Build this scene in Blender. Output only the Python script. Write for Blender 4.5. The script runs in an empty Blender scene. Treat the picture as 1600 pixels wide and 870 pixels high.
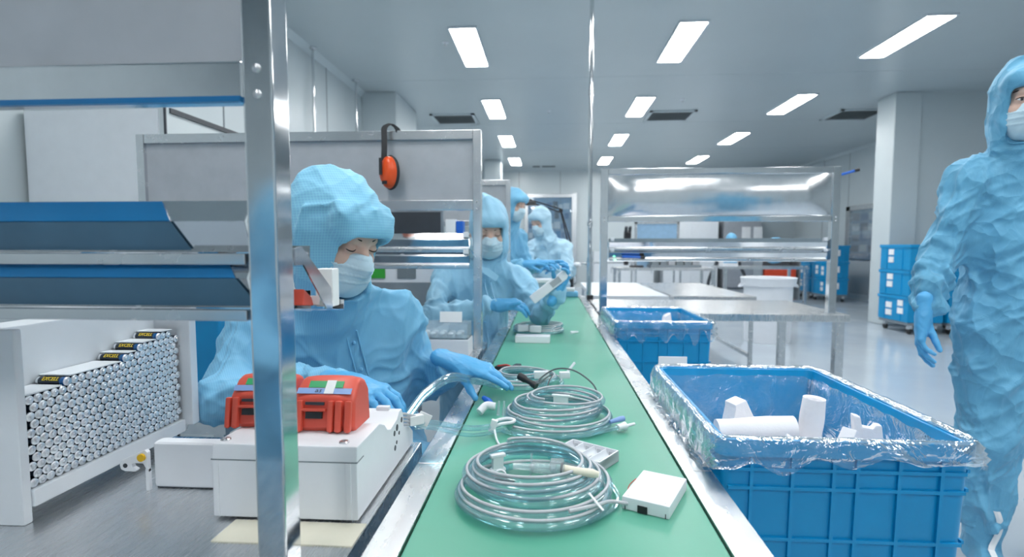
import bpy, bmesh, math, random
import numpy as np
from mathutils import Vector, Matrix
random.seed(7)
rng = np.random.default_rng(11)
SC = bpy.context.scene
COL = SC.collection

# ---------------------------------------------------------------- camera, world, exposure
cam_data = bpy.data.cameras.new('camera')
cam = bpy.data.objects.new('camera', cam_data)
COL.objects.link(cam)
cam_data.sensor_fit = 'HORIZONTAL'
cam_data.sensor_width = 36.0
cam_data.lens = 36.0 * 860 / 1600
cam_data.shift_y = 12 / 1600
cam_data.clip_start = 0.02
cam.location = (0, 0, 1.12)
cam.rotation_euler = (math.radians(90) - math.atan(61 / 860), 0, math.atan(58 / 860))
cam_data.dof.use_dof = True
cam_data.dof.focus_distance = 1.1
cam_data.dof.aperture_fstop = 4.0
SC.camera = cam

w = bpy.data.worlds.new('world')
SC.world = w
w.use_nodes = True
w.node_tree.nodes['Background'].inputs[0].default_value = (0.55, 0.62, 0.68, 1)
w.node_tree.nodes['Background'].inputs[1].default_value = 0.3
SC.view_settings.view_transform = 'Standard'
SC.view_settings.look = 'None'
SC.view_settings.exposure = 1.34
SC.view_settings.gamma = 1.0
SC.view_settings.use_curve_mapping = False
LAMP_STRENGTH = 13.0          # light of one ceiling panel
CEIL = 3.27

# ---------------------------------------------------------------- materials
MATS = {}
def new_mat(name):
    m = bpy.data.materials.new(name)
    m.use_nodes = True
    nt = m.node_tree
    return m, nt, nt.nodes['Principled BSDF']
def lin(r, g, b):
    f = lambda c: (c / 255 / 12.92) if c / 255 <= 0.04045 else ((c / 255 + 0.055) / 1.055) ** 2.4
    return (f(r), f(g), f(b), 1)
def set_in(b, **kw):
    names = dict(color='Base Color', metal='Metallic', rough='Roughness', spec='Specular IOR Level', coat='Coat Weight',
                 trans='Transmission Weight', ior='IOR', sheen='Sheen Weight', sss='Subsurface Weight')
    for k, v in kw.items():
        b.inputs[names[k]].default_value = v
def tex_coord(nt, scale=(1, 1, 1), kind='Object'):
    tc = nt.nodes.new('ShaderNodeTexCoord')
    mp = nt.nodes.new('ShaderNodeMapping')
    mp.inputs['Scale'].default_value = scale
    nt.links.new(tc.outputs[kind], mp.inputs['Vector'])
    return mp.outputs['Vector']
def noise(nt, vec, scale, detail=3, rough=0.55, dist=0.0):
    n = nt.nodes.new('ShaderNodeTexNoise')
    n.inputs['Scale'].default_value = scale
    n.inputs['Detail'].default_value = detail
    n.inputs['Roughness'].default_value = rough
    n.inputs['Distortion'].default_value = dist
    nt.links.new(vec, n.inputs['Vector'])
    return n.outputs['Fac']
def ramp(nt, fac, stops):
    r = nt.nodes.new('ShaderNodeValToRGB')
    e = r.color_ramp.elements
    e[0].position, e[0].color = stops[0]
    e[1].position, e[1].color = stops[1]
    for p, c in stops[2:]:
        x = e.new(p); x.color = c
    nt.links.new(fac, r.inputs['Fac'])
    return r.outputs['Color']
def bump(nt, b, fac, strength, dist=0.01):
    n = nt.nodes.new('ShaderNodeBump')
    n.inputs['Strength'].default_value = strength
    n.inputs['Distance'].default_value = dist
    nt.links.new(fac, n.inputs['Height'])
    nt.links.new(n.outputs['Normal'], b.inputs['Normal'])
    return n
def g(v): return (v, v, v, 1)

def plain(key, color, rough=0.5, metal=0.0, vary=0.06, nscale=14, bmp=0.0, bscale=60, **kw):
    """plastic / paint: colour with faint grain and optional fine relief"""
    m, nt, b = new_mat(key)
    set_in(b, rough=rough, metal=metal, **kw)
    v = tex_coord(nt)
    f = noise(nt, v, nscale)
    lo = tuple(c * (1 - vary) for c in color[:3]) + (1,)
    hi = tuple(min(1, c * (1 + vary)) for c in color[:3]) + (1,)
    nt.links.new(ramp(nt, f, [(0.3, lo), (0.7, hi)]), b.inputs['Base Color'])
    if bmp:
        bump(nt, b, noise(nt, v, bscale), bmp, 0.004)
    MATS[key] = m
    return m

def steel(key, base, rough, stretch=(1, 1, 1), bmp=0.15, bscale=5, rvar=0.12):
    m, nt, b = new_mat(key)
    set_in(b, metal=1.0)
    v = tex_coord(nt, stretch)
    f = noise(nt, v, 30, 4)
    lo = tuple(c * 0.95 for c in base) + (1,)
    hi = tuple(min(1, c * 1.03) for c in base) + (1,)
    nt.links.new(ramp(nt, f, [(0.3, lo), (0.75, hi)]), b.inputs['Base Color'])
    nt.links.new(ramp(nt, f, [(0.2, g(max(0.03, rough - rvar))), (0.8, g(rough + rvar))]), b.inputs['Roughness'])
    v2 = tex_coord(nt)
    bump(nt, b, noise(nt, v2, bscale, 2), bmp, 0.02)
    MATS[key] = m
    return m

steel('steel_mirror', (0.70, 0.72, 0.74), 0.10, bmp=0.025, bscale=5, rvar=0.03)
steel('steel_brushed', (0.66, 0.68, 0.70), 0.26, (1, 1, 1), bmp=0.03, rvar=0.03)
steel('steel_table', (0.70, 0.71, 0.72), 0.27, (30, 1, 1), bmp=0.02, rvar=0.03)
steel('steel_rail', (0.72, 0.73, 0.74), 0.27, (1, 0.3, 1), bmp=0.012, bscale=4, rvar=0.03)
steel('steel_wrinkled', (0.76, 0.78, 0.80), 0.20, bmp=0.10, bscale=4.0, rvar=0.04)
steel('screw_metal', (0.6, 0.6, 0.62), 0.3)
steel('battery_silver', (0.84, 0.87, 0.90), 0.34, bmp=0.0)
plain('panel_grey', lin(176, 180, 186), 0.45, metal=0.35, vary=0.05, bmp=0.05, bscale=6)
plain('wall_paint', lin(194, 204, 208), 0.32, vary=0.02, nscale=2)
plain('wall_seam', lin(120, 130, 136), 0.5)
plain('ceiling_paint', lin(186, 196, 200), 0.28, vary=0.02, nscale=1.2)
plain('white_plastic', lin(226, 230, 236), 0.42, vary=0.02)
plain('white_board', lin(220, 226, 232), 0.35, vary=0.02)
plain('cream_plastic', lin(228, 224, 206), 0.45, vary=0.03)
plain('paper_white', lin(236, 238, 240), 0.8, vary=0.03)
plain('foam_white', lin(238, 238, 242), 0.85, vary=0.03, bmp=0.2, bscale=90)
plain('crate_blue', lin(0, 143, 200), 0.36, vary=0.05, nscale=8)
plain('film_blue', lin(16, 106, 160), 0.30, vary=0.06)
plain('film_blue_shaded', lin(66, 102, 126), 0.22, vary=0.06)  # darker copy of the blue film: shade and reflection painted into its colour
plain('red_plastic', lin(220, 88, 70), 0.42, vary=0.05, bmp=0.05, bscale=250)
plain('orange_plastic', lin(232, 84, 32), 0.28, vary=0.05)
plain('black_rubber', lin(34, 36, 40), 0.5, vary=0.1)
plain('dark_plastic', lin(52, 58, 66), 0.45, vary=0.1)
plain('grey_plastic', lin(128, 138, 146), 0.45)
plain('label_green', lin(30, 160, 96), 0.35)
plain('screen_green', lin(60, 165, 60), 0.3)
plain('label_blue', lin(128, 160, 212), 0.35)
plain('ink_dark', lin(34, 44, 70), 0.6)
plain('ink_yellow', lin(232, 206, 48), 0.4)
plain('yellow_plastic', lin(226, 180, 30), 0.4)
plain('battery_sleeve', lin(30, 42, 56), 0.25)
plain('battery_blue', lin(24, 84, 140), 0.25)
plain('cable_grey', lin(186, 190, 196), 0.35, vary=0.04)
plain('cable_dark', lin(84, 92, 98), 0.4)
plain('wire_red', lin(190, 60, 50), 0.45)
plain('glove_nitrile', lin(86, 170, 222), 0.42, vary=0.04, bmp=0.10, bscale=140)
plain('mask_fabric', lin(192, 218, 232), 0.8, vary=0.03, bmp=0.08, bscale=200)
plain('skin', lin(214, 178, 162), 0.5, vary=0.04, sss=0.08)
plain('hair_dark', lin(44, 36, 36), 0.6)
plain('pen_blue', lin(24, 100, 200), 0.35)
plain('grille_back', lin(104, 112, 116), 0.6)
plain('grille_dark', lin(158, 165, 168), 0.6)
plain('cloth_blue', lin(120, 184, 222), 0.8)
plain('door_blue', lin(62, 92, 112), 0.4)
plain('orange_red', lin(214, 74, 44), 0.45)
plain('box_pale_blue', lin(140, 176, 206), 0.5)
plain('box_mid_blue', lin(70, 128, 176), 0.5)

# conveyor belt: green pvc
m, nt, b = new_mat('belt_green'); MATS['belt_green'] = m
set_in(b, rough=0.36)
v = tex_coord(nt)
nt.links.new(ramp(nt, noise(nt, v, 3, 4), [(0.3, lin(82, 158, 134)), (0.7, lin(92, 166, 143))]), b.inputs['Base Color'])
bump(nt, b, noise(nt, v, 420, 2), 0.06, 0.002)

# floor: pale epoxy, glossy
m, nt, b = new_mat('floor_epoxy'); MATS['floor_epoxy'] = m
v = tex_coord(nt)
nt.links.new(ramp(nt, noise(nt, v, 0.8, 4), [(0.3, lin(176, 188, 200)), (0.7, lin(188, 199, 208))]), b.inputs['Base Color'])
nt.links.new(ramp(nt, noise(nt, v, 2.2, 3), [(0.3, g(0.10)), (0.7, g(0.2))]), b.inputs['Roughness'])

def fabric(key, c1, stripe=0.0055, grid=False, amt=0.22, crinkle=0.0, cscale=16):
    """antistatic coverall cloth: fine woven stripes (or grid), soft sheen, crinkle relief"""
    m, nt, b = new_mat(key)
    set_in(b, rough=0.62, sheen=0.12)
    v = tex_coord(nt)
    sep = nt.nodes.new('ShaderNodeSeparateXYZ'); nt.links.new(v, sep.inputs[0])
    def lines(out):
        mul = nt.nodes.new('ShaderNodeMath'); mul.operation = 'MULTIPLY'; mul.inputs[1].default_value = 2 * math.pi / stripe
        nt.links.new(out, mul.inputs[0])
        s = nt.nodes.new('ShaderNodeMath'); s.operation = 'SINE'; nt.links.new(mul.outputs[0], s.inputs[0])
        r = nt.nodes.new('ShaderNodeMapRange'); r.inputs[1].default_value = 0.7; r.inputs[2].default_value = 1.0
        nt.links.new(s.outputs[0], r.inputs[0])
        return r.outputs[0]
    add = nt.nodes.new('ShaderNodeMath'); add.operation = 'ADD'
    nt.links.new(sep.outputs[0], add.inputs[0])
    ysc = nt.nodes.new('ShaderNodeMath'); ysc.operation = 'MULTIPLY'; ysc.inputs[1].default_value = 0.8
    nt.links.new(sep.outputs[1], ysc.inputs[0]); nt.links.new(ysc.outputs[0], add.inputs[1])
    f = lines(add.outputs[0])
    if grid:
        mx = nt.nodes.new('ShaderNodeMath'); mx.operation = 'MAXIMUM'
        nt.links.new(f, mx.inputs[0]); nt.links.new(lines(sep.outputs[2]), mx.inputs[1])
        f = mx.outputs[0]
    am = nt.nodes.new('ShaderNodeMath'); am.operation = 'MULTIPLY'; am.inputs[1].default_value = amt
    nt.links.new(f, am.inputs[0])
    base = ramp(nt, noise(nt, v, 5, 3), [(0.3, tuple(c * 0.93 for c in c1[:3]) + (1,)), (0.7, tuple(min(1, c * 1.06) for c in c1[:3]) + (1,))])
    mix = nt.nodes.new('ShaderNodeMix'); mix.data_type = 'RGBA'
    nt.links.new(am.outputs[0], mix.inputs['Factor']); nt.links.new(base, mix.inputs['A'])
    mix.inputs['B'].default_value = tuple(min(1, c * 1.7 + 0.1) for c in c1[:3]) + (1,)
    nt.links.new(mix.outputs['Result'], b.inputs['Base Color'])
    if crinkle:
        vo = nt.nodes.new('ShaderNodeTexVoronoi'); vo.feature = 'F1'; vo.inputs['Scale'].default_value = cscale
        wn = nt.nodes.new('ShaderNodeTexNoise'); wn.inputs['Scale'].default_value = 6; wn.inputs['Detail'].default_value = 3
        nt.links.new(v, wn.inputs['Vector'])
        vm = nt.nodes.new('ShaderNodeVectorMath'); vm.operation = 'MULTIPLY_ADD'
        vm.inputs[1].default_value = (0.16, 0.16, 0.16)
        nt.links.new(wn.outputs['Color'], vm.inputs[0]); nt.links.new(v, vm.inputs[2])
        nt.links.new(vm.outputs[0], vo.inputs['Vector'])
        bump(nt, b, vo.outputs['Distance'], crinkle, 0.03)
    MATS[key] = m
    return m
fabric('coverall_stripe', lin(116, 182, 220), crinkle=0.16, cscale=9, amt=0.26)
fabric('coverall_hood', lin(124, 190, 224), stripe=0.0062, grid=True, amt=0.26, crinkle=0.16, cscale=9)
fabric('coverall_crinkle', lin(100, 170, 206), amt=0.06, crinkle=0.85, cscale=11)
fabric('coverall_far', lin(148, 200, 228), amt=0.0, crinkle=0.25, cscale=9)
fabric('coverall_lit', lin(176, 212, 232), amt=0.0, crinkle=0.25, cscale=9)  # blue cloth painted paler to stand for light shining on it

def film(key, tint, cover, gloss_rough, bmp, bscale, white=(0.9, 0.95, 1.0, 1), streak=0.0, sheen=0.75):
    """thin clear plastic: see-through, glancing sheen, a little milky scatter"""
    m, nt, b = new_mat(key)
    nt.nodes.remove(b)
    out = nt.nodes['Material Output']
    tr = nt.nodes.new('ShaderNodeBsdfTransparent'); tr.inputs[0].default_value = tint
    gl = nt.nodes.new('ShaderNodeBsdfGlossy'); gl.inputs['Roughness'].default_value = gloss_rough; gl.inputs['Color'].default_value = (1, 1, 1, 1)
    df = nt.nodes.new('ShaderNodeBsdfDiffuse'); df.inputs[0].default_value = white
    lw = nt.nodes.new('ShaderNodeLayerWeight'); lw.inputs[0].default_value = 0.35
    v = tex_coord(nt)
    bn = nt.nodes.new('ShaderNodeBump'); bn.inputs['Strength'].default_value = bmp; bn.inputs['Distance'].default_value = 0.02
    f = noise(nt, v, bscale, 4, 0.6, 1.2)
    nt.links.new(f, bn.inputs['Height'])
    for n in (gl, df, lw): nt.links.new(bn.outputs[0], n.inputs['Normal'])
    m1 = nt.nodes.new('ShaderNodeMixShader')
    if streak:
        nt.links.new(ramp(nt, f, [(0.45, g(cover)), (0.72, g(cover + streak))]), m1.inputs[0])
    else:
        m1.inputs[0].default_value = cover
    nt.links.new(tr.outputs[0], m1.inputs[1]); nt.links.new(df.outputs[0], m1.inputs[2])
    ma = nt.nodes.new('ShaderNodeMath'); ma.operation = 'MULTIPLY_ADD'; ma.inputs[1].default_value = sheen; ma.inputs[2].default_value = 0.03
    nt.links.new(lw.outputs['Fresnel'], ma.inputs[0])
    m2 = nt.nodes.new('ShaderNodeMixShader')
    nt.links.new(ma.outputs[0], m2.inputs[0]); nt.links.new(m1.outputs[0], m2.inputs[1]); nt.links.new(gl.outputs[0], m2.inputs[2])
    nt.links.new(m2.outputs[0], out.inputs['Surface'])
    MATS[key] = m
    return m
film('liner_film', (0.96, 0.985, 1.0, 1), 0.025, 0.09, 0.50, 13, streak=0.09, sheen=0.58)
film('clear_tube', (0.74, 0.93, 0.97, 1), 0.08, 0.07, 0.0, 10, sheen=0.60)
film('clear_part', (0.90, 0.96, 0.98, 1), 0.22, 0.10, 0.1, 60)
film('window_pane', (0.85, 0.92, 0.95, 1), 0.06, 0.03, 0.0, 5)

m, nt, b = new_mat('lamp_glow'); MATS['lamp_glow'] = m
nt.nodes.remove(b)
em = nt.nodes.new('ShaderNodeEmission'); em.inputs[0].default_value = (1.0, 1.0, 0.985, 1); em.inputs[1].default_value = LAMP_STRENGTH
nt.links.new(em.outputs[0], nt.nodes['Material Output'].inputs['Surface'])
m, nt, b = new_mat('led_glow'); MATS['led_glow'] = m
nt.nodes.remove(b)
em = nt.nodes.new('ShaderNodeEmission'); em.inputs[0].default_value = (0.2, 1.0, 0.45, 1); em.inputs[1].default_value = 2.0
nt.links.new(em.outputs[0], nt.nodes['Material Output'].inputs['Surface'])

# ---------------------------------------------------------------- object helpers
def V(*a): return np.array(a, float)
def nrm(v): v = np.asarray(v, float); return v / np.linalg.norm(v)

def thing(name, label, cat, loc=(0, 0, 0), group=None):
    o = bpy.data.objects.new(name, None)
    o.empty_display_size = 0.1
    COL.objects.link(o)
    o.location = loc
    o['label'] = label; o['category'] = cat
    if group: o['group'] = group
    return o
def tag(o, label, cat, group=None):
    o['label'] = label; o['category'] = cat
    if group: o['group'] = group
    return o
def structure(o):
    o['kind'] = 'structure'
    return o
def root_loc(o):
    p = o
    while p.parent: p = p.parent
    return np.array(p.location)

def link_mesh(name, me, parent=None, loc=None):
    o = bpy.data.objects.new(name, me)
    COL.objects.link(o)
    if parent is not None: o.parent = parent
    elif loc is not None: o.location = tuple(loc)
    return o

class MB:
    """collects shapes given in world coordinates, then links them as ONE mesh object"""
    def __init__(s): s.v = []; s.f = []; s.mi = []; s.cur = 0
    def add(s, verts, faces):
        n = len(s.v)
        s.v += [tuple(map(float, p)) for p in verts]
        s.f += [tuple(i + n for i in f) for f in faces]
        s.mi += [s.cur] * len(faces)
        return s
    def box(s, lo, hi):
        (a, b_, c), (d, e, f) = lo, hi
        v = [(a, b_, c), (d, b_, c), (d, e, c), (a, e, c), (a, b_, f), (d, b_, f), (d, e, f), (a, e, f)]
        return s.add(v, [(0, 3, 2, 1), (4, 5, 6, 7), (0, 1, 5, 4), (1, 2, 6, 5), (2, 3, 7, 6), (3, 0, 4, 7)])
    def obox(s, c, size, R):
        c = np.asarray(c, float); R = np.asarray(R, float)
        h = np.asarray(size) / 2
        v = [c + R @ (h * np.array(q)) for q in [(-1, -1, -1), (1, -1, -1), (1, 1, -1), (-1, 1, -1), (-1, -1, 1), (1, -1, 1), (1, 1, 1), (-1, 1, 1)]]
        return s.add(v, [(0, 3, 2, 1), (4, 5, 6, 7), (0, 1, 5, 4), (1, 2, 6, 5), (2, 3, 7, 6), (3, 0, 4, 7)])
    def prism(s, poly, axis, a, b_):
        """poly: 2D points of the two other axes (in order xyz without axis), extruded from a to b"""
        def p3(q, t):
            return {0: (t, q[0], q[1]), 1: (q[0], t, q[1]), 2: (q[0], q[1], t)}[axis]
        n = len(poly)
        area = sum(poly[i][0] * poly[(i + 1) % n][1] - poly[(i + 1) % n][0] * poly[i][1] for i in range(n))
        if (area < 0) != (axis == 1): poly = poly[::-1]
        if a > b_: a, b_ = b_, a
        v = [p3(q, a) for q in poly] + [p3(q, b_) for q in poly]
        f = [tuple(range(n))[::-1], tuple(range(n, 2 * n))] + [(i, (i + 1) % n, n + (i + 1) % n, n + i) for i in range(n)]
        return s.add(v, f)
    def tube(s, pts, r, n=10, closed=False, caps=True):
        P = np.asarray(pts, float); m_ = len(P)
        rr = np.full(m_, r, float) if np.isscalar(r) else np.asarray(r, float)
        if closed: T = np.roll(P, -1, 0) - np.roll(P, 1, 0)
        else: T = np.gradient(P, axis=0)
        T /= np.linalg.norm(T, axis=1)[:, None] + 1e-12
        u = np.cross(T[0], (0, 0, 1.0))
        if np.linalg.norm(u) < 1e-3: u = np.cross(T[0], (1.0, 0, 0))
        u = nrm(u); V_ = []
        ang = np.arange(n) * 2 * np.pi / n
        for i in range(m_):
            u = u - T[i] * (u @ T[i]); u = nrm(u); w_ = np.cross(T[i], u)
            V_ += list(P[i] + rr[i] * (np.cos(ang)[:, None] * u + np.sin(ang)[:, None] * w_))
        F = []
        for i in range(m_ if closed else m_ - 1):
            j = (i + 1) % m_
            for k in range(n):
                k2 = (k + 1) % n
                F.append((i * n + k, i * n + k2, j * n + k2, j * n + k))
        if caps and not closed:
            F.append(tuple(range(n))[::-1]); F.append(tuple((m_ - 1) * n + k for k in range(n)))
        return s.add(V_, F)
    def cyl(s, a, b_, r, n=16, r2=None):
        return s.tube([a, b_], [r, r if r2 is None else r2], n)
    def lathe(s, prof, n=24, c=(0, 0, 0), R=None):
        """prof: (radius, height) pairs; axis z (or R's third column)"""
        R = np.eye(3) if R is None else np.asarray(R); c = np.asarray(c, float)
        ang = np.arange(n) * 2 * np.pi / n; vv = []
        for r, h in prof:
            for a in ang: vv.append(c + R @ np.array([r * math.cos(a), r * math.sin(a), h]))
        F = []
        for i in range(len(prof) - 1):
            for k in range(n):
                k2 = (k + 1) % n
                F.append((i * n + k, i * n + k2, (i + 1) * n + k2, (i + 1) * n + k))
        F.append(tuple(range(n))[::-1]); F.append(tuple((len(prof) - 1) * n + k for k in range(n)))
        return s.add(vv, F)
    def sphere(s, c, r, R=None, n=14, m_=8):
        r = np.full(3, r, float) if np.isscalar(r) else np.asarray(r, float)
        R = np.eye(3) if R is None else np.asarray(R); vv = []
        for i in range(1, m_):
            t = math.pi * i / m_
            for k in range(n):
                a = 2 * math.pi * k / n
                vv.append(np.asarray(c) + R @ (r * np.array([math.sin(t) * math.cos(a), math.sin(t) * math.sin(a), math.cos(t)])))
        top = len(vv); vv.append(np.asarray(c) + R @ (r * np.array([0, 0, 1]))); vv.append(np.asarray(c) + R @ (r * np.array([0, 0, -1])))
        F = []
        for i in range(m_ - 2):
            for k in range(n):
                k2 = (k + 1) % n
                F.append((i * n + k, (i + 1) * n + k, (i + 1) * n + k2, i * n + k2))
        for k in range(n):
            k2 = (k + 1) % n
            F.append((top, k, k2)); F.append((top + 1, (m_ - 2) * n + k2, (m_ - 2) * n + k))
        return s.add(vv, F)
    def sheet(s, P, thick):
        """grid of points [i][j] given a small thickness downwards along the local normals"""
        P = np.asarray(P, float); a, b_ = P.shape[:2]
        du = np.gradient(P, axis=0); dv = np.gradient(P, axis=1)
        N = np.cross(du, dv); N /= np.linalg.norm(N, axis=2)[:, :, None] + 1e-12
        Q = P - N * thick
        idx = lambda i, j: i * b_ + j
        vv = list(P.reshape(-1, 3)) + list(Q.reshape(-1, 3)); n = a * b_; F = []
        for i in range(a - 1):
            for j in range(b_ - 1):
                F.append((idx(i, j), idx(i + 1, j), idx(i + 1, j + 1), idx(i, j + 1)))
                F.append((n + idx(i, j), n + idx(i, j + 1), n + idx(i + 1, j + 1), n + idx(i + 1, j)))
        rim = [idx(i, 0) for i in range(a)] + [idx(a - 1, j) for j in range(1, b_)] + [idx(i, b_ - 1) for i in range(a - 2, -1, -1)] + [idx(0, j) for j in range(b_ - 2, 0, -1)]
        for p, q in zip(rim, rim[1:] + rim[:1]): F.append((p, n + p, n + q, q))
        return s.add(vv, F)
    def build(s, name, mat, parent=None, loc=None, bevel=0.0, seg=2, smooth=True, angle=35, mats=None):
        o_ = root_loc(parent) if parent is not None else (np.zeros(3) if loc is None else np.asarray(loc, float))
        me = bpy.data.meshes.new(name)
        me.from_pydata([tuple(np.asarray(p) - o_) for p in s.v], [], s.f)
        if any(s.mi): me.polygons.foreach_set('material_index', s.mi)
        for mt in (mats or [mat]): me.materials.append(MATS[mt])
        if bevel:
            bm = bmesh.new(); bm.from_mesh(me)
            es = [e for e in bm.edges if len(e.link_faces) == 2 and e.calc_face_angle(0) > 0.5]
            bmesh.ops.bevel(bm, geom=es, offset=bevel, offset_type='OFFSET', segments=seg, profile=0.6, affect='EDGES', clamp_overlap=True)
            bm.to_mesh(me); bm.free()
        if smooth:
            me.polygons.foreach_set('use_smooth', [True] * len(me.polygons))
            me.set_sharp_from_angle(angle=math.radians(angle))
        me.update()
        o = link_mesh(name, me, parent, o_ if parent is None else None)
        if bevel and smooth:
            wn = o.modifiers.new('weighted_normal', 'WEIGHTED_NORMAL'); wn.weight = 100; wn.keep_sharp = True
        return o

def dup(root, loc, rotz=0.0, label=None, group=None):
    r = root.copy(); COL.objects.link(r); r.location = loc; r.rotation_euler = (0, 0, rotz)
    if label: r['label'] = label
    if group: r['group'] = group
    for ch in list(root.children):
        c = ch.copy(); COL.objects.link(c); c.parent = r
        for gch in list(ch.children):
            d = gch.copy(); COL.objects.link(d); d.parent = c
    return r

def rotz(a): c, s_ = math.cos(a), math.sin(a); return np.array([[c, -s_, 0], [s_, c, 0], [0, 0, 1]])
def rotx(a): c, s_ = math.cos(a), math.sin(a); return np.array([[1, 0, 0], [0, c, -s_], [0, s_, c]])
def roty(a): c, s_ = math.cos(a), math.sin(a); return np.array([[c, 0, s_], [0, 1, 0], [-s_, 0, c]])
def frame(fwd, up):
    """columns: right, forward, up"""
    f = nrm(fwd); r = nrm(np.cross(f, up)); u = np.cross(r, f)
    return np.array([r, f, u]).T

def text_mesh(name, s_, size, mat, parent, c, R, depth=0.0004, xscale=1.0, slant=0.0):
    """flat lettering as a thin mesh, centred on world point c, text right = R[:,0], text up = R[:,1]"""
    cu = bpy.data.curves.new(name, 'FONT'); cu.body = s_; cu.size = size; cu.align_x = 'CENTER'; cu.align_y = 'CENTER'; cu.extrude = depth; cu.shear = slant
    cu.resolution_u = 2
    tmp = bpy.data.objects.new('tmp', cu); COL.objects.link(tmp)
    dg = bpy.context.evaluated_depsgraph_get()
    me = bpy.data.meshes.new_from_object(tmp.evaluated_get(dg))
    bpy.data.objects.remove(tmp); bpy.data.curves.remove(cu)
    o_ = root_loc(parent)
    M = Matrix([list(R[0]) + [c[0] - o_[0]], list(R[1]) + [c[1] - o_[1]], list(R[2]) + [c[2] - o_[2]], [0, 0, 0, 1]]) @ Matrix.Diagonal((xscale, 1, 1, 1))
    me.transform(M)
    me.materials.clear(); me.materials.append(MATS[mat])
    me.name = name
    return link_mesh(name, me, parent)

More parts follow.
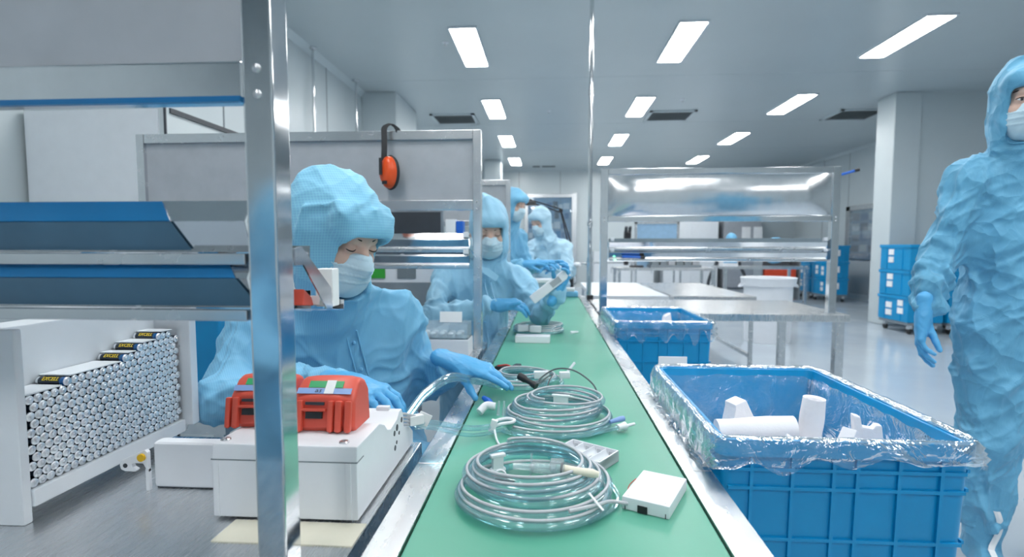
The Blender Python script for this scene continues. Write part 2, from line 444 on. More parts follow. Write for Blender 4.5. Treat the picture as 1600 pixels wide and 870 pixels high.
# ---------------------------------------------------------------- smooth solids (distance fields meshed once)
class Solid:
    def __init__(s): s.ops = []
    def cap(s, a, b_, ra, rb=None, k=0.02, flat=None, sub=False):
        rb = ra if rb is None else rb
        a = np.asarray(a, float); b_ = np.asarray(b_, float); rm = max(ra, rb) * (1.0 if flat is None else max(1, flat[1]))
        def f(X, Y, Z):
            d = b_ - a; L2 = d @ d + 1e-12
            px, py, pz = X - a[0], Y - a[1], Z - a[2]
            t = np.clip((px * d[0] + py * d[1] + pz * d[2]) / L2, 0, 1)
            qx, qy, qz = px - t * d[0], py - t * d[1], pz - t * d[2]
            if flat is not None:
                n, sc = flat; dn = (qx * n[0] + qy * n[1] + qz * n[2]) * (1 / sc - 1)
                qx, qy, qz = qx + dn * n[0], qy + dn * n[1], qz + dn * n[2]
                return (np.sqrt(qx * qx + qy * qy + qz * qz) - (ra + t * (rb - ra))) * min(1, sc)
            return np.sqrt(qx * qx + qy * qy + qz * qz) - (ra + t * (rb - ra))
        s.ops.append((f, np.minimum(a, b_) - rm, np.maximum(a, b_) + rm, k, 's' if sub else 'u')); return s
    def ell(s, c, r, R=None, k=0.02, sub=False, cut=False):
        c = np.asarray(c, float); r = np.asarray(r, float); R = np.eye(3) if R is None else R
        ext = np.sqrt(((R * r) ** 2).sum(1))
        def f(X, Y, Z):
            x, y, z = X - c[0], Y - c[1], Z - c[2]
            q = [(x * R[0, i] + y * R[1, i] + z * R[2, i]) for i in range(3)]
            k0 = np.sqrt(sum((q[i] / r[i]) ** 2 for i in range(3))); k1 = np.sqrt(sum((q[i] / r[i] ** 2) ** 2 for i in range(3))) + 1e-9
            return k0 * (k0 - 1) / k1
        s.ops.append((f, c - ext, c + ext, k, 's' if sub else 'u')); return s
    def box(s, c, half, R, r=0.01, k=0.006, sub=False):
        c = np.asarray(c, float); half = np.asarray(half, float); ext = (np.abs(R) * half).sum(1)
        def f(X, Y, Z):
            x, y, z = X - c[0], Y - c[1], Z - c[2]
            q = [np.abs(x * R[0, i] + y * R[1, i] + z * R[2, i]) - half[i] + r for i in range(3)]
            return np.sqrt(sum(np.maximum(a, 0) ** 2 for a in q)) + np.minimum(np.maximum(np.maximum(q[0], q[1]), q[2]), 0) - r
        s.ops.append((f, c - ext, c + ext, k, 's' if sub else 'u')); return s
    def keep(s, p, n, k=0.004):
        """keep only the side of the plane that n points to"""
        p = np.asarray(p, float); n = nrm(n)
        s.ops.append((lambda X, Y, Z: -((X - p[0]) * n[0] + (Y - p[1]) * n[1] + (Z - p[2]) * n[2]), None, None, k, 'i')); return s
    def mesh(s, h):
        us = [o for o in s.ops if o[4] == 'u']
        lo = np.min([o[1] for o in us], 0) - 4 * h - 0.01; hi = np.max([o[2] for o in us], 0) + 4 * h + 0.01
        n = np.ceil((hi - lo) / h).astype(int) + 1
        ax = [lo[i] + h * np.arange(n[i]) for i in range(3)]
        D = np.full(n, 5.0, np.float32)
        for f, a, b_, k, mode in s.ops:
            if a is None: sl = [slice(0, n[i]) for i in range(3)]
            else:
                i0 = np.clip(np.floor((a - lo - k - 3 * h) / h).astype(int), 0, n - 1); i1 = np.clip(np.ceil((b_ - lo + k + 3 * h) / h).astype(int) + 1, 1, n)
                sl = [slice(i0[i], i1[i]) for i in range(3)]
            d = f(ax[0][sl[0]][:, None, None], ax[1][sl[1]][None, :, None], ax[2][sl[2]][None, None, :])
            sub = D[tuple(sl)]
            if mode == 'u':
                q = np.maximum(k - np.abs(sub - d), 0) / k
                D[tuple(sl)] = np.minimum(sub, d) - q * q * k * 0.25
            else:
                e = -d if mode == 's' else d
                q = np.maximum(k - np.abs(sub - e), 0) / k
                D[tuple(sl)] = np.maximum(sub, e) + q * q * k * 0.25
        S = D < 0
        c = S[:-1, :-1, :-1].astype(np.int8)
        tot = sum(S[i:n[0] - 1 + i, j:n[1] - 1 + j, l:n[2] - 1 + l].astype(np.int8) for i in (0, 1) for j in (0, 1) for l in (0, 1))
        act = (tot > 0) & (tot < 8)
        I, J, K = np.nonzero(act)
        idx = np.full(act.shape, -1, np.int32); idx[I, J, K] = np.arange(len(I))
        cor = [(i, j, l) for i in (0, 1) for j in (0, 1) for l in (0, 1)]
        val = {q: D[I + q[0], J + q[1], K + q[2]] for q in cor}
        acc = np.zeros((len(I), 3)); cnt = np.zeros(len(I))
        for q in cor:
            for a in range(3):
                if q[a] == 0:
                    q2 = list(q); q2[a] = 1; q2 = tuple(q2)
                    va, vb = val[q], val[q2]; cr = (va < 0) != (vb < 0)
                    t = np.where(cr, va / np.where(cr, va - vb, 1), 0)
                    p = np.array(q, float)[None, :].repeat(len(I), 0); p[:, a] = t
                    acc += p * cr[:, None]; cnt += cr
        P = lo + h * (np.stack([I, J, K], 1) + acc / cnt[:, None])
        Q = []
        for a in range(3):
            b_, c_ = (a + 1) % 3, (a + 2) % 3
            s0 = [slice(None)] * 3; s1 = [slice(None)] * 3
            s0[a] = slice(0, n[a] - 1); s1[a] = slice(1, n[a])
            A, B = S[tuple(s0)], S[tuple(s1)]
            E = np.argwhere(A != B)
            E = E[(E[:, b_] > 0) & (E[:, c_] > 0) & (E[:, b_] < n[b_] - 1) & (E[:, c_] < n[c_] - 1)]
            ins = A[E[:, 0], E[:, 1], E[:, 2]]
            def at_(db, dc):
                e = E.copy(); e[:, b_] -= db; e[:, c_] -= dc
                return idx[e[:, 0], e[:, 1], e[:, 2]]
            q = np.stack([at_(1, 1), at_(0, 1), at_(0, 0), at_(1, 0)], 1)
            q[~ins] = q[~ins][:, ::-1]
            Q.append(q)
        Q = np.concatenate(Q); Q = Q[(Q >= 0).all(1)]
        return P, Q
    def build(s, name, mat, parent=None, loc=None, h=0.006, fold=None, relax=1, mats=None, assign=None):
        P, Q = s.mesh(h)
        for _ in range(relax):
            A = np.zeros_like(P); C = np.zeros(len(P))
            for i in range(4):
                np.add.at(A, Q[:, i], P[Q[:, (i + 1) % 4]]); np.add.at(C, Q[:, i], 1)
                np.add.at(A, Q[:, i], P[Q[:, (i + 3) % 4]]); np.add.at(C, Q[:, i], 1)
            P = 0.5 * P + 0.5 * A / np.maximum(C, 1)[:, None]
        if fold is not None:
            fn = np.cross(P[Q[:, 2]] - P[Q[:, 0]], P[Q[:, 3]] - P[Q[:, 1]])
            N = np.zeros_like(P)
            for i in range(4): np.add.at(N, Q[:, i], fn)
            N /= np.linalg.norm(N, axis=1)[:, None] + 1e-12
            P = P + N * fold(P)[:, None]
        o_ = root_loc(parent) if parent is not None else (np.zeros(3) if loc is None else np.asarray(loc, float))
        me = bpy.data.meshes.new(name)
        me.vertices.add(len(P)); me.vertices.foreach_set('co', (P - o_).astype(np.float32).ravel())
        me.loops.add(4 * len(Q)); me.loops.foreach_set('vertex_index', Q.astype(np.int32).ravel())
        me.polygons.add(len(Q)); me.polygons.foreach_set('loop_start', np.arange(0, 4 * len(Q), 4, dtype=np.int32))
        for mt in (mats or [mat]): me.materials.append(MATS[mt])
        if assign is not None: me.polygons.foreach_set('material_index', assign(P[Q].mean(1)).astype(np.int32))
        me.update(calc_edges=True)
        me.polygons.foreach_set('use_smooth', [True] * len(Q))
        return link_mesh(name, me, parent, o_ if parent is None else None)

def folds(seed, amp=0.006, scale=9.0, sharp=2.0, squash=(1, 1, 1)):
    """soft cloth folds: warped ridges"""
    r = np.random.default_rng(seed)
    dirs = r.normal(size=(5, 3)); dirs /= np.linalg.norm(dirs, axis=1)[:, None]; ph = r.uniform(0, 6.28, 5)
    wd = r.normal(size=(6, 3)) * 0.9; wp = r.uniform(0, 6.28, 6); wa = r.normal(size=(6, 3)) * 0.35
    sq = np.asarray(squash, float)
    def f(P):
        q = P * sq * scale
        for d, p, a in zip(wd, wp, wa): q = q + np.sin(q @ d + p)[:, None] * a
        o_ = np.zeros(len(P))
        for i, (d, p) in enumerate(zip(dirs, ph)):
            o_ += (1 - np.abs(np.sin(q @ d * (1 + 0.35 * i) + p))) ** sharp / (1 + 0.3 * i)
        return amp * (o_ - 1.2)
    return f
# ================================================================ the room
YB, YF, XR, XL = 15.6, -3.6, 6.7, -2.62
structure(MB().box((-4.2, YF, -0.1), (9.0, YB + 0.2, 0.0)).build('floor', 'floor_epoxy'))
structure(MB().box((-4.2, YF, CEIL), (9.0, YB + 0.2, CEIL + 0.1)).build('ceiling', 'ceiling_paint'))
structure(MB().box((-4.2, YB, 0), (9.0, YB + 0.2, CEIL)).build('wall_back', 'wall_paint'))
structure(MB().box((-4.2, YF - 0.2, 0), (9.0, YF, CEIL)).build('wall_front', 'wall_paint'))
# left wall: flat stretch, then a boxed-in riser, then the wall goes on
structure(MB().box((XL - 0.2, YF, 0), (XL, YB, CEIL)).build('wall_left', 'wall_paint'))
structure(MB().box((XL, 7.67, 0), (-2.13, 8.84, CEIL)).build('wall_left_riser', 'wall_paint', bevel=0.012))
structure(MB().box((-1.62, 13.7, 0), (-1.20, 14.2, CEIL)).build('wall_back_pillar', 'wall_paint', bevel=0.03))
structure(MB().box((XR, YF, 0), (XR + 0.2, YB, CEIL)).build('wall_right', 'wall_paint'))
# pillar and the wall running right from it
structure(MB().box((4.80, 8.16, 0), (5.16, 8.60, CEIL)).build('wall_right_pillar', 'wall_paint', bevel=0.02))
structure(MB().box((5.16, 8.22, 0), (XR, 8.40, CEIL)).build('wall_right_partition', 'wall_paint'))
# coved corner strips and panel seams of the clean room
structure(MB().prism([(YB, CEIL), (YB - 0.06, CEIL), (YB, CEIL - 0.06)], 0, XL, XR).build('trim_1', 'wall_paint'))
structure(MB().prism([(XL, CEIL), (XL + 0.06, CEIL), (XL, CEIL - 0.06)], 1, YF, 7.67).build('trim_2', 'wall_paint'))
structure(MB().prism([(XR, CEIL), (XR - 0.06, CEIL), (XR, CEIL - 0.06)], 1, 8.4, YB).build('trim_3', 'wall_paint'))
k = 4
for y in (4.35, 5.4, 6.45, 7.5):
    structure(MB().box((XL, y - 0.006, 0), (XL + 0.004, y + 0.006, CEIL)).build('trim_%d' % k, 'wall_seam')); k += 1
for x in (-2.0, -0.85, 0.3, 1.45, 2.6, 3.75, 4.9):
    structure(MB().box((x - 0.006, YB - 0.004, 0), (x + 0.006, YB, CEIL)).build('trim_%d' % k, 'wall_seam')); k += 1
for y in (9.5, 10.65, 11.4, 12.95, 14.1):
    structure(MB().box((XR - 0.004, y - 0.006, 0), (XR, y + 0.006, CEIL)).build('trim_%d' % k, 'wall_seam')); k += 1
for y in (4.6, 7.2, 9.85, 12.45):          # ceiling panel joints
    structure(MB().box((XL, y - 0.003, CEIL - 0.002), (XR, y + 0.003, CEIL)).build('trim_%d' % k, 'ceiling_paint')); k += 1
structure(MB().prism([(YB, 0), (YB, 0.1), (YB - 0.015, 0.1), (YB - 0.06, 0)], 0, XL, XR).build('baseboard_back', 'wall_paint'))
structure(MB().prism([(XR, 0), (XR, 0.1), (XR - 0.015, 0.1), (XR - 0.06, 0)], 1, 8.4, YB).build('baseboard_right', 'wall_paint'))

# ---- ceiling lamps: three rows of flush rectangular panels
ROWX = [(-0.860, 'left'), (1.368, 'middle'), (3.61, 'right')]
lampY = [-2.2, 0.35, 2.93, 5.5, 8.15, 10.75, 13.4]
ORD = {5.5: 'nearest in view', 8.15: 'second', 10.75: 'third', 13.4: 'farthest'}
def make_lamp(x, y, label):
    t = thing('ceiling_light', label, 'light', (x, y, CEIL), 'recessed ceiling light panels')
    hw, L = 0.128, 1.13
    m_ = MB()
    fr = 0.016
    for lo, hi in (((x - hw - fr, y - fr), (x + hw + fr, y)), ((x - hw - fr, y + L), (x + hw + fr, y + L + fr)),
                   ((x - hw - fr, y), (x - hw, y + L)), ((x + hw, y), (x + hw + fr, y + L))):
        m_.box((lo[0], lo[1], CEIL - 0.022), (hi[0], hi[1], CEIL))
    m_.build('frame', 'white_board', t)
    d = MB(); r = 0.03; pts = []
    for cx, cy, a0 in ((x + hw - r, y + L - r, 0), (x - hw + r, y + L - r, 90), (x - hw + r, y + r, 180), (x + hw - r, y + r, 270)):
        for a in (0, 30, 60, 90): pts.append((cx + r * math.cos(math.radians(a0 + a)), cy + r * math.sin(math.radians(a0 + a))))
    d.prism(pts, 2, CEIL - 0.020, CEIL - 0.004)
    d.build('diffuser', 'lamp_glow', t)
for x, side in ROWX:
    for y in lampY:
        where = ORD.get(y, None)
        lab = ('glowing rectangular ceiling panel, %s of the %s row' % (where, side)) if where else 'ceiling panel of the %s row overhead, %s' % (side, {2.93: 'first before those in view', 0.35: 'straight above the camera bench', -2.2: 'last one at the front wall'}[y])
        make_lamp(x, y, lab)
# ---- air grilles
def grille(x0, x1, y0, y1, label):
    t = thing('ceiling_grille', label, 'air vent', ((x0 + x1) / 2, (y0 + y1) / 2, CEIL), 'ceiling air grilles')
    m_ = MB(); f = 0.05; z0 = CEIL - 0.02
    m_.box((x0, y0, z0), (x1, y0 + f, CEIL)); m_.box((x0, y1 - f, z0), (x1, y1, CEIL)); m_.box((x0, y0, z0), (x0 + f, y1, CEIL)); m_.box((x1 - f, y0, z0), (x1, y1, CEIL))
    m_.build('frame', 'wall_paint', t)
    MB().box((x0 + f, y0 + f, CEIL - 0.006), (x1 - f, y1 - f, CEIL - 0.002)).build('back_plate', 'grille_back', t)
    n = 9
    for i in range(n):
        yy = y0 + f + (y1 - y0 - 2 * f) * (i + 0.5) / n
        MB().obox(((x0 + x1) / 2, yy, CEIL - 0.012), (x1 - x0 - 2 * f, 0.034, 0.004), rotx(0.5)).build('slat', 'grille_dark', t)
grille(-1.95, -1.22, 8.98, 9.68, 'grey slatted air grille in the ceiling left of the lamps, above the shelf panel')
grille(1.58, 2.32, 9.0, 9.68, 'grey slatted air grille in the ceiling between the middle and right lamp rows')
grille(4.55, 5.3, 9.1, 9.82, 'grey slatted air grille in the ceiling beside the white pillar')
for i, (x, y, lb) in enumerate([(1.93, 8.35, 'small ceiling sprinkler right of the second middle lamp'), (-0.02, 8.9, 'small ceiling sprinkler between the left and middle lamp rows'), (-1.1, 5.9, 'small ceiling sprinkler left of the nearest left lamp')]):
    t = thing('sprinkler', lb, 'sprinkler', (x, y, CEIL))
    MB().lathe([(0.035, 0), (0.035, -0.006), (0.012, -0.012), (0.010, -0.03)], 16, (x, y, CEIL)).build('base', 'white_plastic', t)
    MB().lathe([(0.004, -0.03), (0.018, -0.032), (0.018, -0.035), (0.004, -0.036)], 12, (x, y, CEIL)).build('deflector', 'screw_metal', t)
t = thing('ceiling_slot', 'short dark slot vent in the ceiling near the back wall', 'air vent', (-0.2, 14.9, CEIL))
MB().box((-0.45, 14.85, CEIL - 0.012), (-0.26, 15.0, CEIL)).build('opening', 'dark_plastic', t)
MB().box((-0.2, 14.85, CEIL - 0.012), (0.15, 15.0, CEIL)).build('opening', 'dark_plastic', t)

# ---- ceiling rods along the left wall
for x, y, lb in ((-2.56, 5.95, 'thin steel rod from ceiling along left wall, nearer one'), (-2.50, 7.12, 'thin steel rod from ceiling along left wall, farther one')):
    t = thing('ceiling_rod', lb, 'pipe', (x, y, 0.0))
    MB().cyl((x, y, 0), (x, y, CEIL), 0.014, 12).build('rod', 'steel_mirror', t)
    MB().lathe([(0.05, 0), (0.05, -0.012), (0.02, -0.03), (0.014, -0.03)], 16, (x, y, CEIL)).build('flange', 'steel_brushed', t)
    for z in (2.15, 2.6): MB().lathe([(0.014, -0.03), (0.020, -0.03), (0.020, 0.03), (0.014, 0.03)], 12, (x, y, z)).build('coupling', 'steel_mirror', t)

# ---- back wall: steel framed window with racks of blue goods behind it
wt = structure(MB().box((-0.70, YB - 0.06, 0.5), (-0.60, YB, 2.6)).box((0.62, YB - 0.10, 0.1), (0.76, YB, 2.62)).box((-0.70, YB - 0.06, 2.5), (0.76, YB, 2.6)).box((-0.70, YB - 0.06, 0.42), (0.76, YB, 0.52)).build('window_1', 'steel_brushed', bevel=0.008))
structure(MB().box((-0.6, YB - 0.03, 0.52), (0.62, YB - 0.024, 2.5)).build('window_1_pane', 'window_pane'))
structure(MB().box((-0.6, YB - 0.004, 0.52), (0.62, YB + 0.001, 2.5)).build('window_1_backing', 'box_pale_blue'))
i = 0
for r in range(7):
    x = -0.58
    while x < 0.56:
        wd = 0.10 + 0.09 * random.random()
        if x + wd > 0.61: break
        hh = 0.12 + 0.10 * random.random()
        structure(MB().box((x, YB - 0.022, 0.56 + r * 0.27), (x + wd - 0.02, YB - 0.005, 0.56 + r * 0.27 + hh)).build('window_1_goods', random.choice(['box_pale_blue', 'box_mid_blue', 'crate_blue', 'white_plastic', 'door_blue']), bevel=0.004))
        x += wd
# ---- right wall: framed window and dark door edge, notice sheet
structure(MB().box((XR - 0.05, 11.62, 0.92), (XR, 11.78, 2.02)).box((XR - 0.05, 12.78, 0.92), (XR, 12.94, 2.02)).box((XR - 0.05, 11.62, 1.92), (XR, 12.94, 2.02)).box((XR - 0.05, 11.62, 0.86), (XR, 12.94, 0.98)).build('window_2', 'steel_brushed', bevel=0.006))
structure(MB().box((XR - 0.02, 11.78, 0.98), (XR - 0.014, 12.78, 1.92)).build('window_2_pane', 'window_pane'))
structure(MB().box((XR - 0.006, 11.78, 0.98), (XR - 0.001, 12.78, 1.92)).build('window_2_backing', 'box_pale_blue'))
for r in range(4):
    for c in range(3):
        structure(MB().box((XR - 0.012, 11.83 + c * 0.32, 1.02 + r * 0.225), (XR - 0.006, 12.08 + c * 0.32 + 0.04 * random.random(), 1.15 + r * 0.225 + 0.05 * random.random())).build('window_2_goods', random.choice(['box_mid_blue', 'white_plastic', 'door_blue', 'grey_plastic'])))
structure(MB().box((XR - 0.04, 10.75, 0), (XR, 11.58, 2.05)).build('door_1', 'door_blue', bevel=0.006))
# ================================================================ conveyor and tables
BZ = 0.716
t = thing('conveyor', 'long belt conveyor with green belt between steel side rails', 'conveyor', (0.03, 2.4, 0))
MB().box((-0.193, 0.25, BZ - 0.03), (0.240, 4.56, BZ)).build('belt', 'belt_green', t, bevel=0.004)
ys = [0.25, 0.985, 2.05, 3.3, 4.6]
for x0, x1 in ((-0.243, -0.195), (0.242, 0.294)):
    for a, b_ in zip(ys[:-1], ys[1:]):
        MB().box((x0, a + 0.001, BZ - 0.11), (x1, b_ - 0.001, BZ + 0.003)).build('side_rail', 'steel_rail', t, bevel=0.0015)
MB().box((-0.19, 0.3, BZ - 0.12), (0.238, 4.5, BZ - 0.035)).build('bed_plate', 'steel_brushed', t)
for y in (0.29, 4.52): MB().cyl((-0.192, y, BZ - 0.075), (0.239, y, BZ - 0.075), 0.035, 20).build('roller', 'steel_mirror', t)
for y in (0.5, 2.0, 3.2, 4.4):
    for x in (-0.225, 0.268):
        m_ = MB().box((x - 0.018, y - 0.018, 0.03), (x + 0.018, y + 0.018, BZ - 0.11)); m_.build('leg', 'steel_brushed', t)
        MB().lathe([(0.03, 0), (0.03, 0.008), (0.012, 0.014), (0.012, 0.035)], 14, (x, y, 0)).build('foot', 'black_rubber', t)
    MB().box((-0.21, y - 0.012, 0.18), (0.252, y + 0.012, 0.22)).build('crossbar', 'steel_brushed', t)

def workbench(name, label, x0, x1, y0, y1, mat='steel_table', edge=0.035, legs=0.03, group=None, inset=0.03, zt=BZ):
    t = thing(name, label, 'table', ((x0 + x1) / 2, (y0 + y1) / 2, 0), group)
    MB().box((x0, y0, zt - edge), (x1, y1, zt)).build('tabletop', mat, t, bevel=0.004)
    for x in (x0 + inset, x1 - inset):
        for y in (y0 + inset, y1 - inset):
            MB().box((x - legs / 2, y - legs / 2, 0.02), (x + legs / 2, y + legs / 2, zt - edge)).build('leg', 'steel_brushed', t, bevel=0.002)
            MB().lathe([(0.025, 0), (0.025, 0.008), (0.01, 0.012), (0.01, 0.022)], 12, (x, y, 0)).build('foot', 'black_rubber', t)
    for x in (x0 + inset, x1 - inset):
        MB().box((x - 0.012, y0 + inset, 0.2), (x + 0.012, y1 - inset, 0.23)).build('stretcher', 'steel_brushed', t)
    return t
workbench('workbench', 'nearest brushed steel workbench left of the conveyor, holding the battery rack and white enclosure', -1.75, -0.262, 0.2, 1.105)
workbench('workbench', 'second steel workbench left of the conveyor, under the tray with the white card', -1.72, -0.262, 1.98, 2.32)
workbench('workbench', 'third steel workbench left of the conveyor, behind the second seated worker', -1.72, -0.262, 3.45, 3.95)
workbench('workbench', 'steel workbench right of the conveyor with a tall shelf rack on it', 0.31, 1.80, 3.40, 4.30, edge=0.045, legs=0.05, inset=0.045)
workbench('workbench', 'pale topped table behind the right shelf rack, left of two', 0.36, 0.99, 4.62, 6.35, 'white_board', group=None)
workbench('workbench', 'grey steel table behind the right shelf rack, right of two', 1.03, 1.70, 4.62, 6.35, 'steel_table')

# ================================================================ shelf racks over the benches
def rack(label, xl, xr, y, ztop, zbar0, zbar1, cols, zbase=BZ, film_trays=False, panel='panel_grey', pw=0.032, pd=0.039, bulge=False, trayx=None):
    """posts, framed panel on top, lower bar, two sloping trays that feed away from the camera"""
    t = thing('shelf_rack', label, 'shelf', ((xl + xr) / 2, y + pd / 2, zbase))
    for x in (xl, xr - pw):
        MB().box((x, y, zbase), (x + pw, y + pd, ztop)).build('post', cols, t, bevel=0.003)
        MB().box((x - 0.012, y - 0.006, zbase), (x + pw + 0.012, y + pd + 0.02, zbase + 0.006)).build('foot_plate', 'steel_brushed', t)
        for z in (zbar0 + 0.004, zbar1 - 0.01):
            MB().sphere((x + pw / 2, y - 0.001, z), (0.005, 0.003, 0.005), n=10, m_=6).build('weld', 'screw_metal', t)
    MB().box((xl + pw, y + 0.002, ztop - 0.036), (xr - pw, y + pd - 0.002, ztop)).build('top_bar', cols, t, bevel=0.003)
    MB().box((xl + pw, y + 0.002, zbar0), (xr - pw, y + pd - 0.002, zbar1)).build('lower_bar', cols, t, bevel=0.004)
    if bulge:
        nx, nz = 61, 15; P = np.zeros((nx, nz, 3))
        r = np.random.default_rng(5); ph = r.uniform(0, 6.28, 8)
        for i in range(nx):
            for j in range(nz):
                a, c = i / (nx - 1), j / (nz - 1)
                edge = min(1, 9 * a, 9 * (1 - a)) ** 0.7 * math.sin(math.pi * c) ** 0.7
                wv = 0.0010 * math.sin(2 * math.pi * 7 * a + ph[0]) * a * c * (1 - c) * 3 + 0.0010 * math.sin(2 * math.pi * 17 * a + ph[1] + 2 * c) * a * a * (1 - c)
                P[i, j] = (xl + pw + a * (xr - xl - 2 * pw), y + 0.012 - edge * (0.030 + wv), zbar1 + c * (ztop - 0.036 - zbar1))
        MB().sheet(P, -0.002).build('panel', panel, t, angle=80)
    else:
        MB().box((xl + pw, y + 0.016, zbar1), (xr - pw, y + 0.022, ztop - 0.036)).build('panel', panel, t)
    x0, x1 = trayx or (xl + pw, xr - pw - 0.002)
    for k, dz in enumerate((0.0, 0.064)):
        th = 0.002
        pr = [(0.016, 1.108 + dz), (0.0, 1.085 + dz), (0.012, 1.052 + dz), (0.165, 1.030 + dz), (0.165, 1.058 + dz)]
        pts = [(y + a, z) for a, z in pr]
        tr = MB().sheet(np.array([[(x, a, z) for a, z in pts] for x in (x0, x1)]), th).build('tray', 'steel_mirror', t)
        for xe in ((x0, x1) if not film_trays else (x0,)):
            MB().prism([(y + 0.016, 1.107 + dz), (y + 0.012, 1.052 + dz), (y + 0.165, 1.030 + dz), (y + 0.165, 1.062 + dz), (y + 0.03, 1.112 + dz)], 0, xe - 0.001, xe + 0.001).build('end_plate', 'steel_mirror', tr)
        MB().box((x0, y - 0.003, 1.036 + dz), (x1, y + 0.012, 1.049 + dz)).build('rail', 'steel_brushed', tr, bevel=0.002)
        if film_trays:
            a, c, d = film_trays[k]
            q = 0.0035
            for (z0, y0), (z1, y1), xa, xb in (((1.108 + dz, y + 0.016), (1.085 + dz, y), a, c), ((1.085 + dz, y), (1.053 + dz, y + 0.012), c, d)):
                P = np.array([[(x0, y0 - q, z0), (x0, y1 - q, z1)], [(xa, y0 - q, z0), (xb, y1 - q, z1)]])
                MB().sheet(P, 0.0012).build('protective_film', 'film_blue' if z0 > 1.1 + dz else 'film_blue_shaded', tr)  # lower strip: same film with the shade painted into its colour
    for x in (() if film_trays else (x0 + 0.02, x1 - 0.012)):
        MB().box((x - 0.010, y - 0.004, 1.158), (x + 0.010, y + 0.012, 1.178)).build('bracket', 'white_plastic', t, bevel=0.002)
        MB().box((x - 0.010, y - 0.006, 1.094), (x + 0.010, y + 0.012, 1.110)).build('bracket', 'white_plastic', t, bevel=0.002)
    return t
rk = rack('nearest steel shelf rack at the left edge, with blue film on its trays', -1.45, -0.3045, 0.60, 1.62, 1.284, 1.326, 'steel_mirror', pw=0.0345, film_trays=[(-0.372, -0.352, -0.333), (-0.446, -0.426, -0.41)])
MB().box((-1.418, 0.596, 1.280), (-0.34, 0.603, 1.286)).build('protective_film', 'film_blue', rk)
for k, dz in ((0, 0.0),):       # the lower trays run on behind the post; their steel end plates show right of it
    tr = [c for c in rk.children if c.name.startswith('tray')][k]
    MB().sheet(np.array([[(x, a, z + dz) for a, z in ((0.641, 1.046), (0.80, 1.028), (0.80, 1.042))] for x in (-0.338, -0.306)]), 0.002).build('tray_end', 'steel_mirror', tr)
    MB().prism([(0.641, 1.118), (0.660, 1.121), (0.750, 1.063), (0.753, 1.034), (0.733, 1.036), (0.665, 1.098), (0.641, 1.098)], 0, -0.306, -0.304).build('end_plate', 'steel_mirror', tr)
rack('steel shelf rack with grey panel behind the nearest worker, earmuffs hung on it', -1.645, -0.262, 2.12, 1.568, 1.262, 1.302, 'steel_brushed', trayx=(-1.61, -0.31))
rack('small far shelf rack with grey panel behind the second seated worker', -1.60, -0.265, 3.76, 1.575, 1.262, 1.302, 'steel_brushed')
rack('steel shelf rack right of the conveyor with a bulging mirror panel', 0.315, 1.735, 3.44, 1.60, 1.275, 1.31, 'steel_mirror', panel='steel_wrinkled', pw=0.045, pd=0.045, bulge=True, trayx=(0.37, 1.67))

# ---- pole standing beside the far end of the belt
t = thing('service_pole', 'tall thin steel pole beside the conveyor reaching the ceiling', 'pole', (0.315, 4.34, 0))
MB().cyl((0.315, 4.34, 0), (0.315, 4.34, CEIL), 0.016, 14).build('tube', 'steel_mirror', t)
MB().box((0.296, 4.31, 0.70), (0.345, 4.37, 0.745)).build('clamp', 'black_rubber', t, bevel=0.004)
for z in (1.02, 1.30, 2.3): MB().lathe([(0.016, -0.02), (0.021, -0.02), (0.021, 0.02), (0.016, 0.02)], 14, (0.315, 4.34, z)).build('coupling', 'steel_brushed', t)

# ---- tall white cabinet at the left
t = thing('tall_cabinet', 'tall pale cabinet against the left wall behind the shelf racks', 'cabinet', (-2.2, 3.25, 0))
MB().box((-2.6, 2.61, 0.0), (-1.86, 3.95, 1.80)).build('body', 'wall_paint', t, bevel=0.006)
MB().box((-2.59, 2.60, 0.06), (-1.90, 2.612, 1.79)).build('door', 'white_board', t, bevel=0.002)
MB().box((-1.864, 2.63, 1.775), (-1.852, 3.95, 1.80)).build('edge_strip', 'dark_plastic', t)
MB().box((-1.872, 2.604, 0.0), (-1.862, 2.612, 1.80)).build('edge_strip', 'dark_plastic', t)
MB().cyl((-1.93, 2.585, 0.95), (-1.93, 2.585, 1.10), 0.006, 10).build('handle', 'steel_mirror', t)

# ---- grey tester with a green screen and a dark monitor behind the second rack
t = thing('test_machine', 'pale grey tester with a small green screen behind nearest worker', 'machine', (-0.79, 2.95, 0))
MB().box((-1.02, 2.86, 0.74), (-0.45, 3.05, 1.06)).build('housing', 'white_plastic', t, bevel=0.01)
MB().box((-0.955, 2.852, 0.955), (-0.865, 2.862, 1.035)).build('screen', 'screen_green', t, bevel=0.003)
MB().box((-0.80, 2.853, 0.955), (-0.70, 2.862, 1.035)).build('panel', 'wall_seam', t, bevel=0.003)
MB().box((-1.02, 2.845, 0.74), (-0.45, 2.86, 0.935)).build('front_cover', 'grey_plastic', t, bevel=0.004)
MB().box((-1.0, 2.95, 0), (-0.72, 3.04, 0.74)).build('pedestal', 'grey_plastic', t)
t = thing('monitor', 'dark flat monitor above the grey tester', 'monitor', (-0.73, 2.98, 1.06))
MB().box((-0.90, 2.94, 1.14), (-0.57, 2.975, 1.32)).build('casing', 'grey_plastic', t, bevel=0.006)
MB().box((-0.888, 2.937, 1.152), (-0.582, 2.942, 1.308)).build('screen', 'dark_plastic', t)
MB().box((-0.76, 2.965, 1.06), (-0.70, 2.99, 1.2)).build('stand', 'black_rubber', t)
t = thing('paper_box', 'white and blue carton leaning behind the second rack tray', 'box', (-0.53, 3.0, 1.06))
MB().box((-0.56, 2.96, 1.06), (-0.505, 3.03, 1.27)).build('carton', 'paper_white', t, bevel=0.003)
MB().box((-0.503, 2.962, 1.06), (-0.465, 3.03, 1.26)).build('sleeve', 'pen_blue', t, bevel=0.003)

